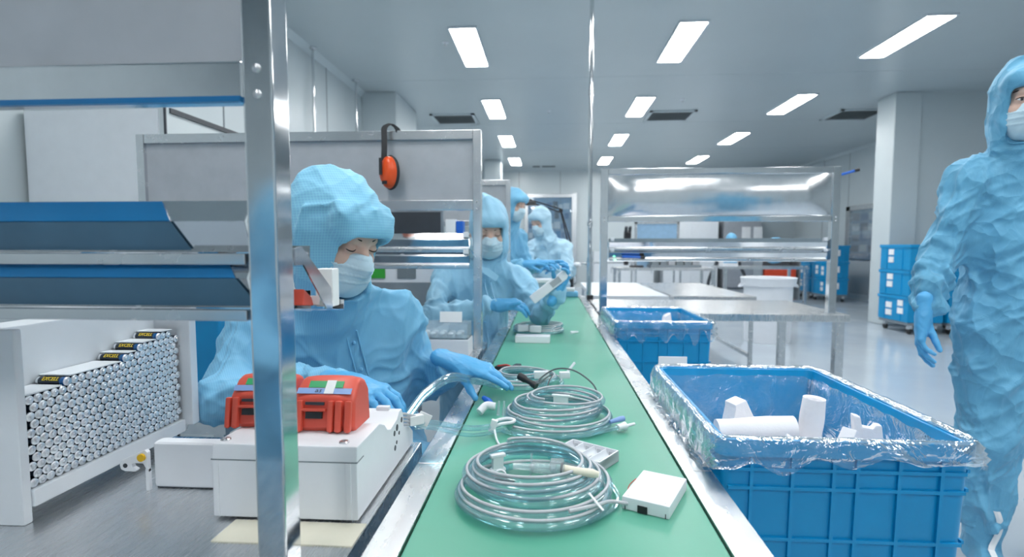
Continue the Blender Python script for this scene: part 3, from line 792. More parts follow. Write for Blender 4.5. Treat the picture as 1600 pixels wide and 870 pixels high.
# ================================================================ blue crates with liners
def make_crate(x0, y0, W, L, zt, hgt, label, group, detail=True):
    cx, cy = x0 + W / 2, y0 + L / 2
    t = thing('crate', label, 'crate', (cx, cy, zt - hgt), group)
    zb = zt - hgt; th = 0.008; r = 0.02
    def ring(w, l, rad, n=6):
        P = []
        for sx, sy, a0 in ((1, 1, 0), (-1, 1, 90), (-1, -1, 180), (1, -1, 270)):
            for q in range(n):
                a = math.radians(a0 + 90 * q / (n - 1))
                P.append((cx + sx * (w / 2 - rad) + rad * math.cos(a), cy + sy * (l / 2 - rad) + rad * math.sin(a)))
        return P
    m_ = MB(); n = 24
    prof = [(W - 0.035, L - 0.035, zb), (W - 0.018, L - 0.018, zt - 0.045), (W - 0.018, L - 0.018, zt), (W - 0.018 - 2 * th, L - 0.018 - 2 * th, zt), (W - 0.035 - 2 * th, L - 0.035 - 2 * th, zb + 0.01)]
    vv = []
    for w_, l_, z in prof: vv += [(p[0], p[1], z) for p in ring(w_, l_, r)]
    F = []
    for i in range(len(prof) - 1):
        for k in range(n): F.append((i * n + k, i * n + (k + 1) % n, (i + 1) * n + (k + 1) % n, (i + 1) * n + k))
    F.append(tuple(range(n))[::-1]); F.append(tuple(4 * n + k for k in range(n)))
    m_.add(vv, F).build('body', 'crate_blue', t, angle=50)
    # rolled rim
    m_ = MB(); P = ring(W, L, r + 0.004); Pi = ring(W - 0.02, L - 0.02, r)
    vv = [(p[0], p[1], zt - 0.028) for p in P] + [(p[0], p[1], zt - 0.002) for p in P] + [(p[0] * 0.97 + q[0] * 0.03, p[1] * 0.97 + q[1] * 0.03, zt + 0.002) for p, q in zip(P, Pi)] + [(p[0], p[1], zt + 0.002) for p in Pi] + [(p[0], p[1], zt - 0.028) for p in Pi]
    F = []
    for i in range(5):
        for k in range(n): F.append((i * n + k, i * n + (k + 1) % n, ((i + 1) % 5) * n + (k + 1) % n, ((i + 1) % 5) * n + k))
    m_.add(vv, F).build('rim', 'crate_blue', t, angle=50)
    if detail:
        def wall_pt(side, s_, z):   # s_ along the wall, returns outward frame
            f = (z - zb) / (zt - 0.045 - zb); sh = 0.0175 - 0.0085 * min(1, f)
            return {0: (x0 + s_, y0 + sh, z), 1: (x0 + s_, y0 + L - sh, z), 2: (x0 + sh, y0 + s_, z), 3: (x0 + W - sh, y0 + s_, z)}[side]
        for side in range(4):
            ln = W if side < 2 else L
            nv = [0.06, 0.13, 0.20] if side < 2 else [0.07, 0.15, 0.23]
            for s_ in nv + [ln - q for q in nv]:
                a, b_ = wall_pt(side, s_, zb + 0.01), wall_pt(side, s_, zt - 0.03)
                hw = 0.003; d = 0.0055
                q = MB()
                if side < 2:
                    sg = -1 if side == 0 else 1
                    q.add([(a[0] - hw, a[1], a[2]), (a[0] + hw, a[1], a[2]), (a[0] + hw, a[1] + sg * d, a[2]), (a[0] - hw, a[1] + sg * d, a[2]), (b_[0] - hw, b_[1], b_[2]), (b_[0] + hw, b_[1], b_[2]), (b_[0] + hw, b_[1] + sg * d, b_[2]), (b_[0] - hw, b_[1] + sg * d, b_[2])], [(0, 3, 2, 1), (4, 5, 6, 7), (0, 1, 5, 4), (1, 2, 6, 5), (2, 3, 7, 6), (3, 0, 4, 7)])
                else:
                    sg = -1 if side == 2 else 1
                    q.add([(a[0], a[1] - hw, a[2]), (a[0] + sg * d, a[1] - hw, a[2]), (a[0] + sg * d, a[1] + hw, a[2]), (a[0], a[1] + hw, a[2]), (b_[0], b_[1] - hw, b_[2]), (b_[0] + sg * d, b_[1] - hw, b_[2]), (b_[0] + sg * d, b_[1] + hw, b_[2]), (b_[0], b_[1] + hw, b_[2])], [(0, 3, 2, 1), (4, 5, 6, 7), (0, 1, 5, 4), (1, 2, 6, 5), (2, 3, 7, 6), (3, 0, 4, 7)])
                q.build('rib', 'crate_blue', t)
            for z in (zt - 0.052, zt - 0.086, zt - 0.18):
                a = wall_pt(side, 0.02, z); b_ = wall_pt(side, ln - 0.02, z); d = 0.005
                if side < 2:
                    sg = -1 if side == 0 else 1
                    lo, hi = (a[0], min(a[1], a[1] + sg * d), z - 0.003), (b_[0], max(a[1], a[1] + sg * d), z + 0.003)
                else:
                    sg = -1 if side == 2 else 1
                    lo, hi = (min(a[0], a[0] + sg * d), a[1], z - 0.003), (max(a[0], a[0] + sg * d), b_[1], z + 0.003)
                MB().box(lo, hi).build('rib', 'crate_blue', t)
    return t
def stand(x0, y0, W, L, zt, label):
    t = thing('crate_stand', label, 'stand', (x0 + W / 2, y0 + L / 2, 0))
    MB().box((x0 + 0.01, y0 + 0.01, zt - 0.03), (x0 + W - 0.01, y0 + L - 0.01, zt)).build('top', 'steel_brushed', t, bevel=0.003)
    for x in (x0 + 0.03, x0 + W - 0.03):
        for y in (y0 + 0.03, y0 + L - 0.03): MB().box((x - 0.014, y - 0.014, 0), (x + 0.014, y + 0.014, zt - 0.03)).build('leg', 'steel_brushed', t)
CZT = 0.782; CH = 0.32
stand(0.30, 0.965, 0.44, 0.60, CZT - CH, 'low steel stand under the near lined crate')
stand(0.30, 2.49, 0.44, 0.60, CZT - CH, 'low steel stand under the far lined crate')
make_crate(0.298, 0.965, 0.44, 0.60, CZT, CH, 'near large blue crate full of white foam beside the conveyor', None)
c2 = make_crate(0.298, 2.49, 0.44, 0.60, CZT, CH, 'farther blue lined crate beside the conveyor, under the shelf rack', None)

def liner(x0, y0, W, L, zt, label, seed, amp=1.0, front=0.036):
    """clear bag: hangs inside, folds over the rim and down the outside with ruffles"""
    r = np.random.default_rng(seed)
    cx, cy = x0 + W / 2, y0 + L / 2
    nt_, R = 220, 0.03
    per = []
    for sx, sy, a0 in ((1, 1, 0), (-1, 1, 90), (-1, -1, 180), (1, -1, 270)):
        for q in range(8):
            a = math.radians(a0 + 90 * q / 7); per.append((sx * (W / 2 - R) + R * math.cos(a), sy * (L / 2 - R) + R * math.sin(a)))
    per = np.array(per + per[:1]); seg = np.linalg.norm(np.diff(per, axis=0), axis=1); cum = np.concatenate([[0], np.cumsum(seg)])
    tt = np.linspace(0, cum[-1], nt_, endpoint=False)
    px = np.interp(tt, cum, per[:, 0]); py = np.interp(tt, cum, per[:, 1])
    nx_, ny_ = px / (W / 2), py / (L / 2)
    mg = np.maximum(np.abs(nx_), np.abs(ny_))
    ox = np.where(np.abs(nx_) > 0.93 * mg, np.sign(nx_), 0); oy = np.where(np.abs(ny_) > 0.93 * mg, np.sign(ny_), 0)
    ln = np.sqrt(ox ** 2 + oy ** 2) + 1e-9; ox, oy = ox / ln, oy / ln
    def wob(f, n_=5):
        o_ = np.zeros(nt_)
        for _ in range(n_):
            k = r.integers(1, f); o_ += np.sin(2 * np.pi * k * tt / cum[-1] + r.uniform(0, 6.28)) / n_
        return o_
    drop = 0.075 + 0.045 * wob(30) + np.where(ox < -0.5, 0.05, 0.0)
    drop = np.where(oy < -0.5, front + 0.66 * front * wob(40), drop)
    rows = []
    ins = [(-0.030, -0.24), (-0.027, -0.20), (-0.024, -0.16), (-0.022, -0.12), (-0.018, -0.08), (-0.015, -0.05), (-0.013, -0.025), (-0.012, -0.008), (-0.009, 0.004), (-0.003, 0.009), (0.004, 0.008), (0.009, 0.002)]
    for o_, z in ins:
        wv = wob(30, 8) * 0.006 * amp * (1 if z < -0.02 else 0.35)
        rows.append(np.stack([cx + px + ox * (o_ + np.minimum(wv, 0.002) - (0.009 if z < -0.02 else 0)), cy + py + oy * (o_ + np.minimum(wv, 0.002) - (0.009 if z < -0.02 else 0)), np.full(nt_, zt + z) + 0.002 * wob(50)], 1))
    for q in range(1, 9):
        f = q / 8; wv = np.abs(wob(34, 9)) * 0.030 * amp * (0.2 + f)
        xx_ = cx + px + ox * (0.012 + wv); zz_ = zt - drop * f
        lim = np.where(xx_ < 0.2965, BZ + 0.006 + 0.004 * np.abs(wob(60, 6)), -1)       # rests on the conveyor rail
        rows.append(np.stack([xx_, cy + py + oy * (0.012 + wv), np.maximum(zz_, lim)], 1))
    vv = np.concatenate(rows); F = []
    for i in range(len(rows) - 1):
        for k in range(nt_): F.append((i * nt_ + k, i * nt_ + (k + 1) % nt_, (i + 1) * nt_ + (k + 1) % nt_, (i + 1) * nt_ + k))
    o = MB().add(vv, F).build('bag_liner', 'liner_film', None, (cx, cy, zt), angle=180)
    return tag(o, label, 'plastic bag')
liner(0.298, 0.965, 0.44, 0.60, CZT, 'crinkled clear plastic bag lining the near blue crate, folded over its rim', 3)
liner(0.298, 2.49, 0.44, 0.60, CZT, 'crinkled clear plastic bag lining the farther blue crate', 9, front=0.075)
MB_ = MB().box((0.315, 1.585, CZT - 0.06), (0.395, 1.588, CZT + 0.025)).build('paper_card', 'paper_white', None, (0.355, 1.587, CZT))
tag(MB_, 'small white card tucked at the back corner of the near crate', 'card')

# white foam scraps in the near crate
def foam_roll(c, R, rad, length, label, bite=None, hollow=True):
    m_ = MB(); n = 20; prof = [(rad, -length / 2), (rad, length / 2), (rad * 0.72, length / 2), (rad * 0.7, -length / 2 + 0.004)]
    prof = [(rad * 0.93, -length / 2)] + [(rad * (1 + 0.05 * math.sin(5 * i)), -length / 2 + length * i / 6) for i in range(7)] + [(rad * 0.7, length / 2 - 0.004), (rad * 0.68, length / 2 - 0.02)]
    m_.lathe(prof, n, c, R)
    return tag(m_.build('foam_roll', 'foam_white', None, c, angle=40), label, 'foam')
zf = CZT - 0.065
fill = []
foam_roll((0.425, 1.14, CZT - 0.036), roty(1.50) @ rotz(0.2), 0.025, 0.155, 'long white foam roll lying in the near crate, left side')
foam_roll((0.540, 1.15, CZT - 0.025), rotx(0.05) @ roty(0.06), 0.0225, 0.11, 'upright white foam roll standing in the near crate')
def foam_chunk(c, poly, thick, R, label):
    m_ = MB(); m_.prism(poly, 1, -thick / 2, thick / 2)
    m_.v = [tuple(np.asarray(c) + R @ np.asarray(p)) for p in m_.v]
    return tag(m_.build('foam_piece', 'foam_white', None, c, bevel=0.004), label, 'foam')
foam_chunk((0.43, 1.22, CZT - 0.014), [(-0.04, -0.035), (0.06, -0.04), (0.055, -0.028), (0.012, -0.014), (-0.012, 0.022), (-0.038, 0.010), (-0.036, 0.0)], 0.04, rotz(0.3) @ roty(0.1), 'torn white foam wedge behind the foam roll in the near crate')
foam_chunk((0.622, 1.10, CZT - 0.036), [(-0.022, -0.06), (0.03, -0.06), (0.026, 0.028), (0.016, 0.030), (0.010, 0.022), (-0.008, 0.026), (-0.010, 0.045), (-0.024, 0.05)], 0.02, rotz(-0.2) @ roty(-0.08), 'notched white foam strip standing at the right side of the near crate')
foam_chunk((0.560, 1.07, CZT - 0.045), [(-0.03, -0.03), (0.03, -0.03), (0.034, 0.028), (0.022, 0.036), (0.006, 0.01), (-0.014, 0.018)], 0.03, rotz(0.5), 'small torn white foam flake right of the upright roll')
foam_chunk((0.475, 1.03, CZT - 0.045), [(-0.045, -0.02), (0.05, -0.02), (0.04, 0.02), (0.0, 0.012), (-0.03, 0.03)], 0.05, rotz(-0.3), 'crumpled white foam piece at the front of the near crate')
foam_chunk((0.40, 1.02, CZT - 0.055), [(-0.05, -0.03), (0.05, -0.03), (0.055, 0.01), (0.01, 0.03), (-0.05, 0.02)], 0.06, rotz(0.2), 'flat white foam piece in the front left corner of the near crate')
foam_chunk((0.52, 1.24, CZT - 0.25), [(-0.18, -0.055), (0.18, -0.055), (0.18, 0.08), (0.05, 0.12), (-0.1, 0.10), (-0.18, 0.12)], 0.50, np.eye(3), 'large white foam block filling the bottom of the near crate')
foam_chunk((0.60, 2.86, CZT - 0.025), [(-0.02, -0.03), (0.03, -0.03), (0.02, 0.025), (-0.01, 0.01)], 0.03, rotz(0.4), 'small white foam scrap in the farther lined crate')
foam_chunk((0.52, 2.79, CZT - 0.24), [(-0.18, -0.06), (0.18, -0.06), (0.18, 0.10), (0.05, 0.14), (-0.18, 0.12)], 0.46, np.eye(3), 'white foam block in the bottom of the farther lined crate')
# ================================================================ battery rack on the near bench
BX = -0.757                      # plane of the battery ends
t = thing('battery_rack', 'white plastic rack filled with stacked silver battery ends on the near bench', 'rack', (-0.79, 0.94, BZ))
MB().box((-0.875, 0.722, BZ), (BX, 0.7365, 1.003)).build('end_wall', 'white_board', t, bevel=0.003)
MB().box((-0.875, 1.075, BZ + 0.035), (-0.737, 1.097, 1.003)).build('end_wall', 'white_board', t, bevel=0.004)
MB().box((-0.822, 0.7365, BZ + 0.022), (BX + 0.004, 1.075, BZ + 0.048)).build('bottom_slab', 'white_board', t, bevel=0.003)
MB().box((-0.875, 0.7365, BZ + 0.03), (-0.812, 1.075, 1.000)).build('back_panel', 'white_board', t, bevel=0.003)
MB().box((-0.875, 1.06, BZ), (-0.80, 1.097, BZ + 0.035)).build('foot', 'white_board', t)

def battery_mesh():
    m_ = MB(); n = 14; r = 0.00705
    # along +x, end face at x = 0
    prof = [(0.0022, 0.0018), (0.0026, 0.0012), (0.0028, -0.0002), (0.0056, -0.0006), (0.0066, -0.0013), (r, -0.0026), (r, -0.0075), (r, -0.049)]
    R = np.array([[0, 0, 1], [1, 0, 0], [0, 1, 0]], float)       # z -> x
    m_.lathe(prof, n, (0, 0, 0), R)
    me_ob = m_.build('battery_source', None, None, mats=['battery_silver', 'battery_sleeve'], angle=40)
    me = me_ob.data
    for p in me.polygons:
        if p.center.x < -0.0035: p.material_index = 1
    COL.objects.unlink(me_ob); bpy.data.objects.remove(me_ob)
    return me
BAT = battery_mesh()
D_ = 0.0143; RH = D_ * 0.872
STEPS = (0.800, 0.921, 0.957, 1.010)             # the stack rises by one row at each of these places
pos = []; tops = []; segs = []
z0 = BZ + 0.048 + 0.0073
nrow = lambda y: 11 + sum(y >= q for q in STEPS) - (1 if y > 1.055 else 0)
colmax = {}
for row in range(16):
    z = z0 + row * RH
    for c in range(25):
        y = 0.7442 + (c + 0.5 * (row % 2)) * D_
        if y > 1.067 or row >= nrow(y): continue
        top = row == nrow(y) - 1 and row >= 11
        first = top and nrow(y - D_) - 1 < row
        if first: tops.append((BX, y, z))
        else: pos.append((BX - 0.001 - (0.0015 * random.random()), y, z))
bounds = [0.738] + list(STEPS) + [1.055]
order = sorted(range(len(pos)), key=lambda i: pos[i][1])
singles = set(order[:296])
n_bat = 0
def battery_ob(p, label, group):
    o = bpy.data.objects.new('battery', BAT); COL.objects.link(o)
    o.location = p; o.rotation_euler = (random.random() * 6.28, 0, 0)
    tag(o, label, 'battery', group)
    return o
rest = MB()
for i in range(len(pos)):
    if i in singles:
        battery_ob(pos[i], 'silver battery end packed among its like in the white rack on the near bench', 'batteries packed in the white rack')
    else:
        y, z = pos[i][1], pos[i][2]; x = pos[i][0]
        R = np.array([[0, 0, 1], [1, 0, 0], [0, 1, 0]], float)
        rest.lathe([(0.0024, 0.0015), (0.0028, -0.0002), (0.0062, -0.001), (0.00705, -0.0028), (0.00705, -0.049)], 12, (x, y, z), R)
if rest.v:
    o = rest.build('batteries', 'battery_silver', None, (BX, 1.06, 0.84)); o['kind'] = 'stuff'
    tag(o, 'last column of battery ends at the far end of the white rack', 'batteries')
# a thin board lies over the stack; the topmost ones on it show their printed sleeves
RK = [o for o in bpy.data.objects if o.name == 'battery_rack'][0]
for i in range(5):
    zt_ = z0 + (10 + i) * RH + 0.0076
    ya, yb = bounds[i] + (0.013 if i else 0.001), bounds[i + 1] - 0.002
    MB().box((-0.811, ya, zt_), (BX - 0.002, yb, zt_ + 0.0018)).build('cover_board', 'white_board', RK)
for i, (x, y, z) in enumerate(tops):
    t = thing('battery', ['nearest of four dark labelled batteries lying on top of the stack', 'second of four dark labelled batteries lying on top of the stack', 'third of four dark labelled batteries lying on top of the stack', 'farthest of four dark labelled batteries lying on top of the stack'][i], 'battery', (x - 0.025, y, z), 'labelled batteries on top of the stack')
    R = np.array([[0, 0, 1], [1, 0, 0], [0, 1, 0]], float)
    MB().lathe([(0.0070, 0.0), (0.0070, -0.036)], 16, (x - 0.010, y, z), R).build('sleeve', 'battery_sleeve', t)
    MB().lathe([(0.0026, 0.0018), (0.0028, 0), (0.006, -0.0006), (0.0069, -0.002), (0.0069, -0.004)], 16, (x - 0.0, y, z), R).build('end_cap', 'battery_silver', t)
    MB().lathe([(0.00705, 0.0), (0.00705, -0.0065)], 16, (x - 0.0035, y, z), R).build('band', 'battery_blue', t)
    MB().lathe([(0.0069, 0), (0.0069, -0.004), (0.006, -0.0045)], 16, (x - 0.046, y, z), R).build('end_cap', 'battery_silver', t)
    # printed word on the side that faces the aisle end of the bench
    nrm_ = nrm((0, -0.75, 0.66)); up_ = nrm(np.cross((1, 0, 0), -nrm_)); up_ = up_ if up_[2] > 0 else -up_
    Rt = np.array([(1, 0, 0), up_, np.cross((1, 0, 0), up_)]).T
    text_mesh('lettering', 'EXCELL', 0.0088, 'ink_yellow', t, np.array((x - 0.026, y, z)) + nrm_ * 0.0069, Rt, depth=0.0004, xscale=0.92, slant=0.15)

# ================================================================ white enclosures and red devices
t = thing('white_enclosure', 'large white stepped plastic enclosure carrying the red packs on the near bench', 'enclosure', (-0.387, 0.93, BZ))
prof = [(0.762, BZ + 0.004), (0.762, 0.810), (0.765, 0.830), (0.872, 0.830), (0.898, 0.820), (0.915, 0.806), (0.935, 0.800), (0.950, 0.802), (0.975, 0.805), (0.992, 0.815), (1.008, 0.815), (1.018, 0.80), (1.022, 0.775), (1.06, 0.765), (1.09, 0.745), (1.09, BZ + 0.004)]
MB().prism(prof, 0, -0.497, -0.277).build('shell', 'white_plastic', t, bevel=0.003)
MB().box((-0.4976, 0.7614, 0.8065), (-0.2764, 0.79, 0.8082)).build('lid_seam', 'wall_seam', t)
for x in (-0.490, -0.290): MB().box((x - 0.004, 0.7600, BZ + 0.006), (x + 0.004, 0.764, 0.806)).build('corner_rib', 'white_plastic', t, bevel=0.001)
for x, y in ((-0.486, 0.782), (-0.385, 0.779), (-0.303, 0.782)):
    MB().lathe([(0.0075, 0), (0.0075, 0.0012), (0.006, 0.003), (0.003, 0.0034), (0.0025, 0.002)], 14, (x, y, 0.830)).build('screw', 'screw_metal', t)
for y, z, r in ((0.955, 0.785, 0.005), (0.972, 0.79, 0.0062), (0.985, 0.776, 0.0035), (0.958, 0.757, 0.005), (0.968, 0.764, 0.0035), (1.003, 0.795, 0.005)):
    MB().cyl((-0.2775, y, z), (-0.2762, y, z), r, 14).build('screw_hole', 'dark_plastic', t)
for x in (-0.46, -0.41, -0.36, -0.31): MB().box((x - 0.012, 0.992, 0.805), (x + 0.012, 1.006, 0.822)).build('lug', 'white_plastic', t, bevel=0.002)
MB().box((-0.462, 0.70, BZ), (-0.264, 0.761, BZ + 0.0015)).build('sheet', None, None, (-0.36, 0.73, BZ), mats=['cream_plastic'])
tag(bpy.data.objects['sheet'], 'pale plastic sheet on the bench in front of the white enclosure', 'sheet')
bpy.data.objects['sheet'].name = 'plastic_sheet'

t = thing('white_box', 'low plain white box between the battery rack and the enclosure', 'box', (-0.585, 0.92, BZ))
MB().box((-0.661, 0.857, BZ + 0.001), (-0.503, 0.884, BZ + 0.079)).build('body', 'white_plastic', t, bevel=0.007, seg=3)
MB().box((-0.657, 0.860, BZ), (-0.507, 0.881, BZ + 0.0025)).build('base', 'dark_plastic', t)
# small hooked white lever with a yellow button
poly = [(-0.664, 0.772), (-0.668, 0.776), (-0.700, 0.762), (-0.710, 0.757), (-0.713, 0.750), (-0.711, 0.742), (-0.704, 0.739), (-0.686, 0.739), (-0.683, 0.7425), (-0.690, 0.746), (-0.692, 0.751), (-0.687, 0.7535), (-0.672, 0.753), (-0.664, 0.738)]
t2 = thing('lever', 'small white hooked lever with a yellow button left of the low white box', 'lever', (-0.69, 0.857, 0.74))
MB().prism([(x + 0.002, z + 0.009) for x, z in poly], 1, 0.846, 0.854).build('arm', 'white_plastic', t2, bevel=0.001)
MB().cyl((-0.671, 0.847, 0.773), (-0.671, 0.842, 0.773), 0.0064, 20).build('button', 'yellow_plastic', t2)
MB().cyl((-0.701, 0.8465, 0.758), (-0.701, 0.8452, 0.758), 0.0038, 16).build('hole', 'dark_plastic', t2)
MB().box((-0.668, 0.848, BZ), (-0.662, 0.854, 0.752)).build('post', 'white_plastic', t2)

def red_pack(cx, cy, z, label, rot=0.0, tag_white=True):
    t = thing('battery_pack', label, 'battery pack', (cx, cy, z))
    W, D, Hh = 0.104, 0.085, 0.080
    fy = cy - D / 2
    # side profile: front face leans back, sloping label face, rounded top
    def sec(xo):
        e = abs(xo) / (W / 2); sh = 0.004 * e ** 4; lo = 0.006 * e ** 3
        return [(fy + 0.004 + sh, z), (fy - 0.002 + sh, z + 0.008), (fy + 0.006 + sh, z + 0.050 - lo), (fy + 0.010 + sh, z + 0.056 - lo), (fy + 0.032 + sh, z + 0.076 - lo), (fy + 0.045 + sh, z + 0.080 - lo), (fy + D - 0.012 - sh, z + 0.074 - lo), (fy + D - sh, z + 0.060 - lo), (fy + D - sh, z + 0.004), (fy + D - 0.005, z)]
    xs = [-W / 2, -W / 2 + 0.003, -W / 2 + 0.010, -W / 4, 0, W / 4, W / 2 - 0.010, W / 2 - 0.003, W / 2]
    vv = []
    for i, xo in enumerate(xs):
        s_ = sec(xo); c = np.mean(s_, 0); f = 0.90 if i in (0, len(xs) - 1) else (0.98 if i in (1, len(xs) - 2) else 1)
        vv += [(cx + xo * (1 - 0.05 * max(0, (p[1] - z) / Hh)), c[0] + (p[0] - c[0]) * f, z + (p[1] - z) * (f if p[1] > z + 0.03 else 1)) for p in s_]
    n = 10; F = []
    for i in range(len(xs) - 1):
        for k in range(n): F.append((i * n + k, (i + 1) * n + k, (i + 1) * n + (k + 1) % n, i * n + (k + 1) % n))
    F.append(tuple(range(n))); F.append(tuple((len(xs) - 1) * n + k for k in range(n))[::-1])
    MB().add(vv, F).build('shell', 'red_plastic', t, bevel=0.0018, angle=60)
    # moulded ribs, sockets on the front
    lean = rotx(-0.17)
    for xo, wd in ((-0.046, 0.008), (-0.034, 0.010), (0.016, 0.009), (0.029, 0.011), (0.044, 0.010)):
        q = MB(); q.obox((cx + xo, fy - 0.002, z + 0.026), (wd, 0.010, 0.048), lean); q.build('rib', 'red_plastic', t, bevel=0.003)
        MB().sphere((cx + xo, fy - 0.006, z + 0.007), (wd * 0.45, 0.005, 0.006), n=10, m_=6).build('knob', 'red_plastic', t)
    MB().obox((cx - 0.011, fy + 0.0035, z + 0.0445), (0.030, 0.004, 0.0045), lean).build('slot', 'dark_plastic', t)
    MB().obox((cx - 0.011, fy - 0.001, z + 0.027), (0.026, 0.005, 0.010), lean).build('socket', 'black_rubber', t)
    MB().obox((cx - 0.011, fy - 0.0012, z + 0.0355), (0.038, 0.006, 0.004), lean).build('lip', 'red_plastic', t, bevel=0.001)
    # labels on the sloping face
    sl = nrm((0, 0.022, 0.020)); nn = nrm((0, -0.020, 0.022)); R = np.array([(1, 0, 0), sl, nn]).T
    c0 = np.array((cx, fy + 0.010, z + 0.056))
    q = MB(); q.obox(c0 + sl * 0.0075 + nn * 0.0006, (0.088, 0.0105, 0.0008), R); q.build('blue_label', 'label_blue', t)
    q = MB(); q.obox(c0 + sl * 0.0200 + nn * 0.0006, (0.056, 0.0125, 0.0008), R); q.build('green_label', 'label_green', t)
    if tag_white:
        q = MB(); q.obox(c0 + sl * 0.0145 + np.array((0.008, 0, 0)) + nn * 0.0016, (0.015, 0.025, 0.0008), R); q.build('white_sticker', 'paper_white', t)
        text_mesh('lettering', 'as', 0.011, 'ink_dark', t, c0 + sl * 0.0080 + np.array((-0.010, 0, 0)) + nn * 0.0013, R @ np.diag((1.0, 1.0, 1.0)), depth=0.0002, xscale=1.25, slant=0.2)
    t.rotation_euler = (0, 0, rot)
    return t
red_pack(-0.356, 0.868, 0.8300, 'red battery pack with green and blue labels, right of the steel post')
red_pack(-0.468, 0.880, 0.8300, 'red battery pack with green and blue labels, left of the steel post', 0.05, False)

# ---- contents of the nearest rack's tray
t = tag(MB().box((-0.337, 0.772, 1.034), (-0.311, 0.797, 1.089)).build('carton', 'paper_white', None, (-0.324, 0.784, 1.034), bevel=0.002), 'small white carton at the far lip of the lower tray, right of the steel post', 'box')
t = tag(MB().prism([(0.690, 1.0445), (0.725, 1.0405), (0.718, 1.053), (0.696, 1.066)], 0, -0.337, -0.318).build('packet', 'red_plastic', None, (-0.33, 0.70, 1.044), bevel=0.003), 'small red packet in the lower tray just right of the steel post', 'packet')
tag(MB().prism([(0.727, 1.0415), (0.765, 1.0365), (0.764, 1.046), (0.730, 1.054)], 0, -0.336, -0.312).build('folded_paper', 'paper_white', None, (-0.325, 0.745, 1.04), bevel=0.001), 'folded white paper in the lower tray beside the red packet', 'paper')
t = thing('bottle', 'small white capped bottle standing in the lower tray behind the post', 'bottle', (-0.40, 0.66, 1.052))
MB().lathe([(0.012, 0), (0.013, 0.003), (0.013, 0.034), (0.009, 0.040), (0.009, 0.043)], 18, (-0.40, 0.66, 1.053)).build('body', 'white_plastic', t)
MB().lathe([(0.010, 0.043), (0.010, 0.056), (0.0085, 0.058)], 18, (-0.40, 0.66, 1.053)).build('cap', 'white_plastic', t)

# ---- earmuffs hung over the second rack's top bar
t = thing('earmuffs', 'orange earmuffs with black headband hung over the rack top bar', 'earmuffs', (-0.602, 2.10, 1.40))
band = []
for i in range(22):
    a = i / 21
    if a < 0.62: q = a / 0.62; band.append((-0.628 + 0.002 * math.sin(q * 3), 2.068 + 0.010 * q, 1.43 + 0.13 * q))
    else:
        q = (a - 0.62) / 0.38 * math.pi; band.append((-0.628 + 0.045 * (1 - math.cos(q)) / 2, 2.078 + 0.05 * (1 - math.cos(q)) / 2, 1.56 + 0.026 * math.sin(q)))
b_ = np.array(band); q = MB()
L_ = [p + np.array((-0.006, -0.008, 0)) for p in b_]; R_ = [p + np.array((0.010, 0.008, 0)) for p in b_]
q.sheet(np.array([[l, r] for l, r in zip(L_, R_)]), 0.004); q.build('headband', 'black_rubber', t)
b2 = [(-0.583, 2.128, 1.56), (-0.58, 2.165, 1.54), (-0.58, 2.168, 1.47), (-0.585, 2.168, 1.43)]
MB().tube(b2, 0.006, 8).build('headband', 'black_rubber', t)
Rm = frame((0.55, -0.83, 0), (0, 0, 1))
for c, sg in (((-0.605, 2.075, 1.402), 1), ((-0.585, 2.185, 1.402), -1)):
    c = np.array(c); ax = nrm((0.42, 0.90, 0)) * sg
    q = MB(); Rl = np.array([nrm(np.cross((0, 0, 1), ax)), (0, 0, 1), ax]).T
    Rc = Rl
    q.lathe([(0.012, -0.030 * 1), (0.034, -0.026), (0.043, -0.014), (0.045, 0.0)], 28, (0, 0, 0))
    q.v = [tuple(c + Rc @ (np.array(p) * np.array((0.80, 1.35, 1.0)))) for p in q.v]
    q.build('ear_cup', 'orange_plastic', t, angle=60)
    q = MB(); q.lathe([(0.045, 0.0), (0.049, 0.006), (0.046, 0.016), (0.030, 0.018)], 28, (0, 0, 0)); q.v = [tuple(c + Rc @ (np.array(p) * np.array((0.80, 1.35, 1.0)))) for p in q.v]
    q.build('cushion', 'black_rubber', t, angle=60)
    if sg > 0:
        q = MB().tube([(c - ax * 0.0315) + np.array((-0.012, -0.002, z)) for z in (0.050, 0.018, -0.012)], 0.006, 8); q.build('yoke', 'black_rubber', t)
        q = MB().obox(c - ax * 0.029 + np.array((0, 0, -0.040)), (0.022, 0.012, 0.004), Rc); q.build('badge', 'black_rubber', t)

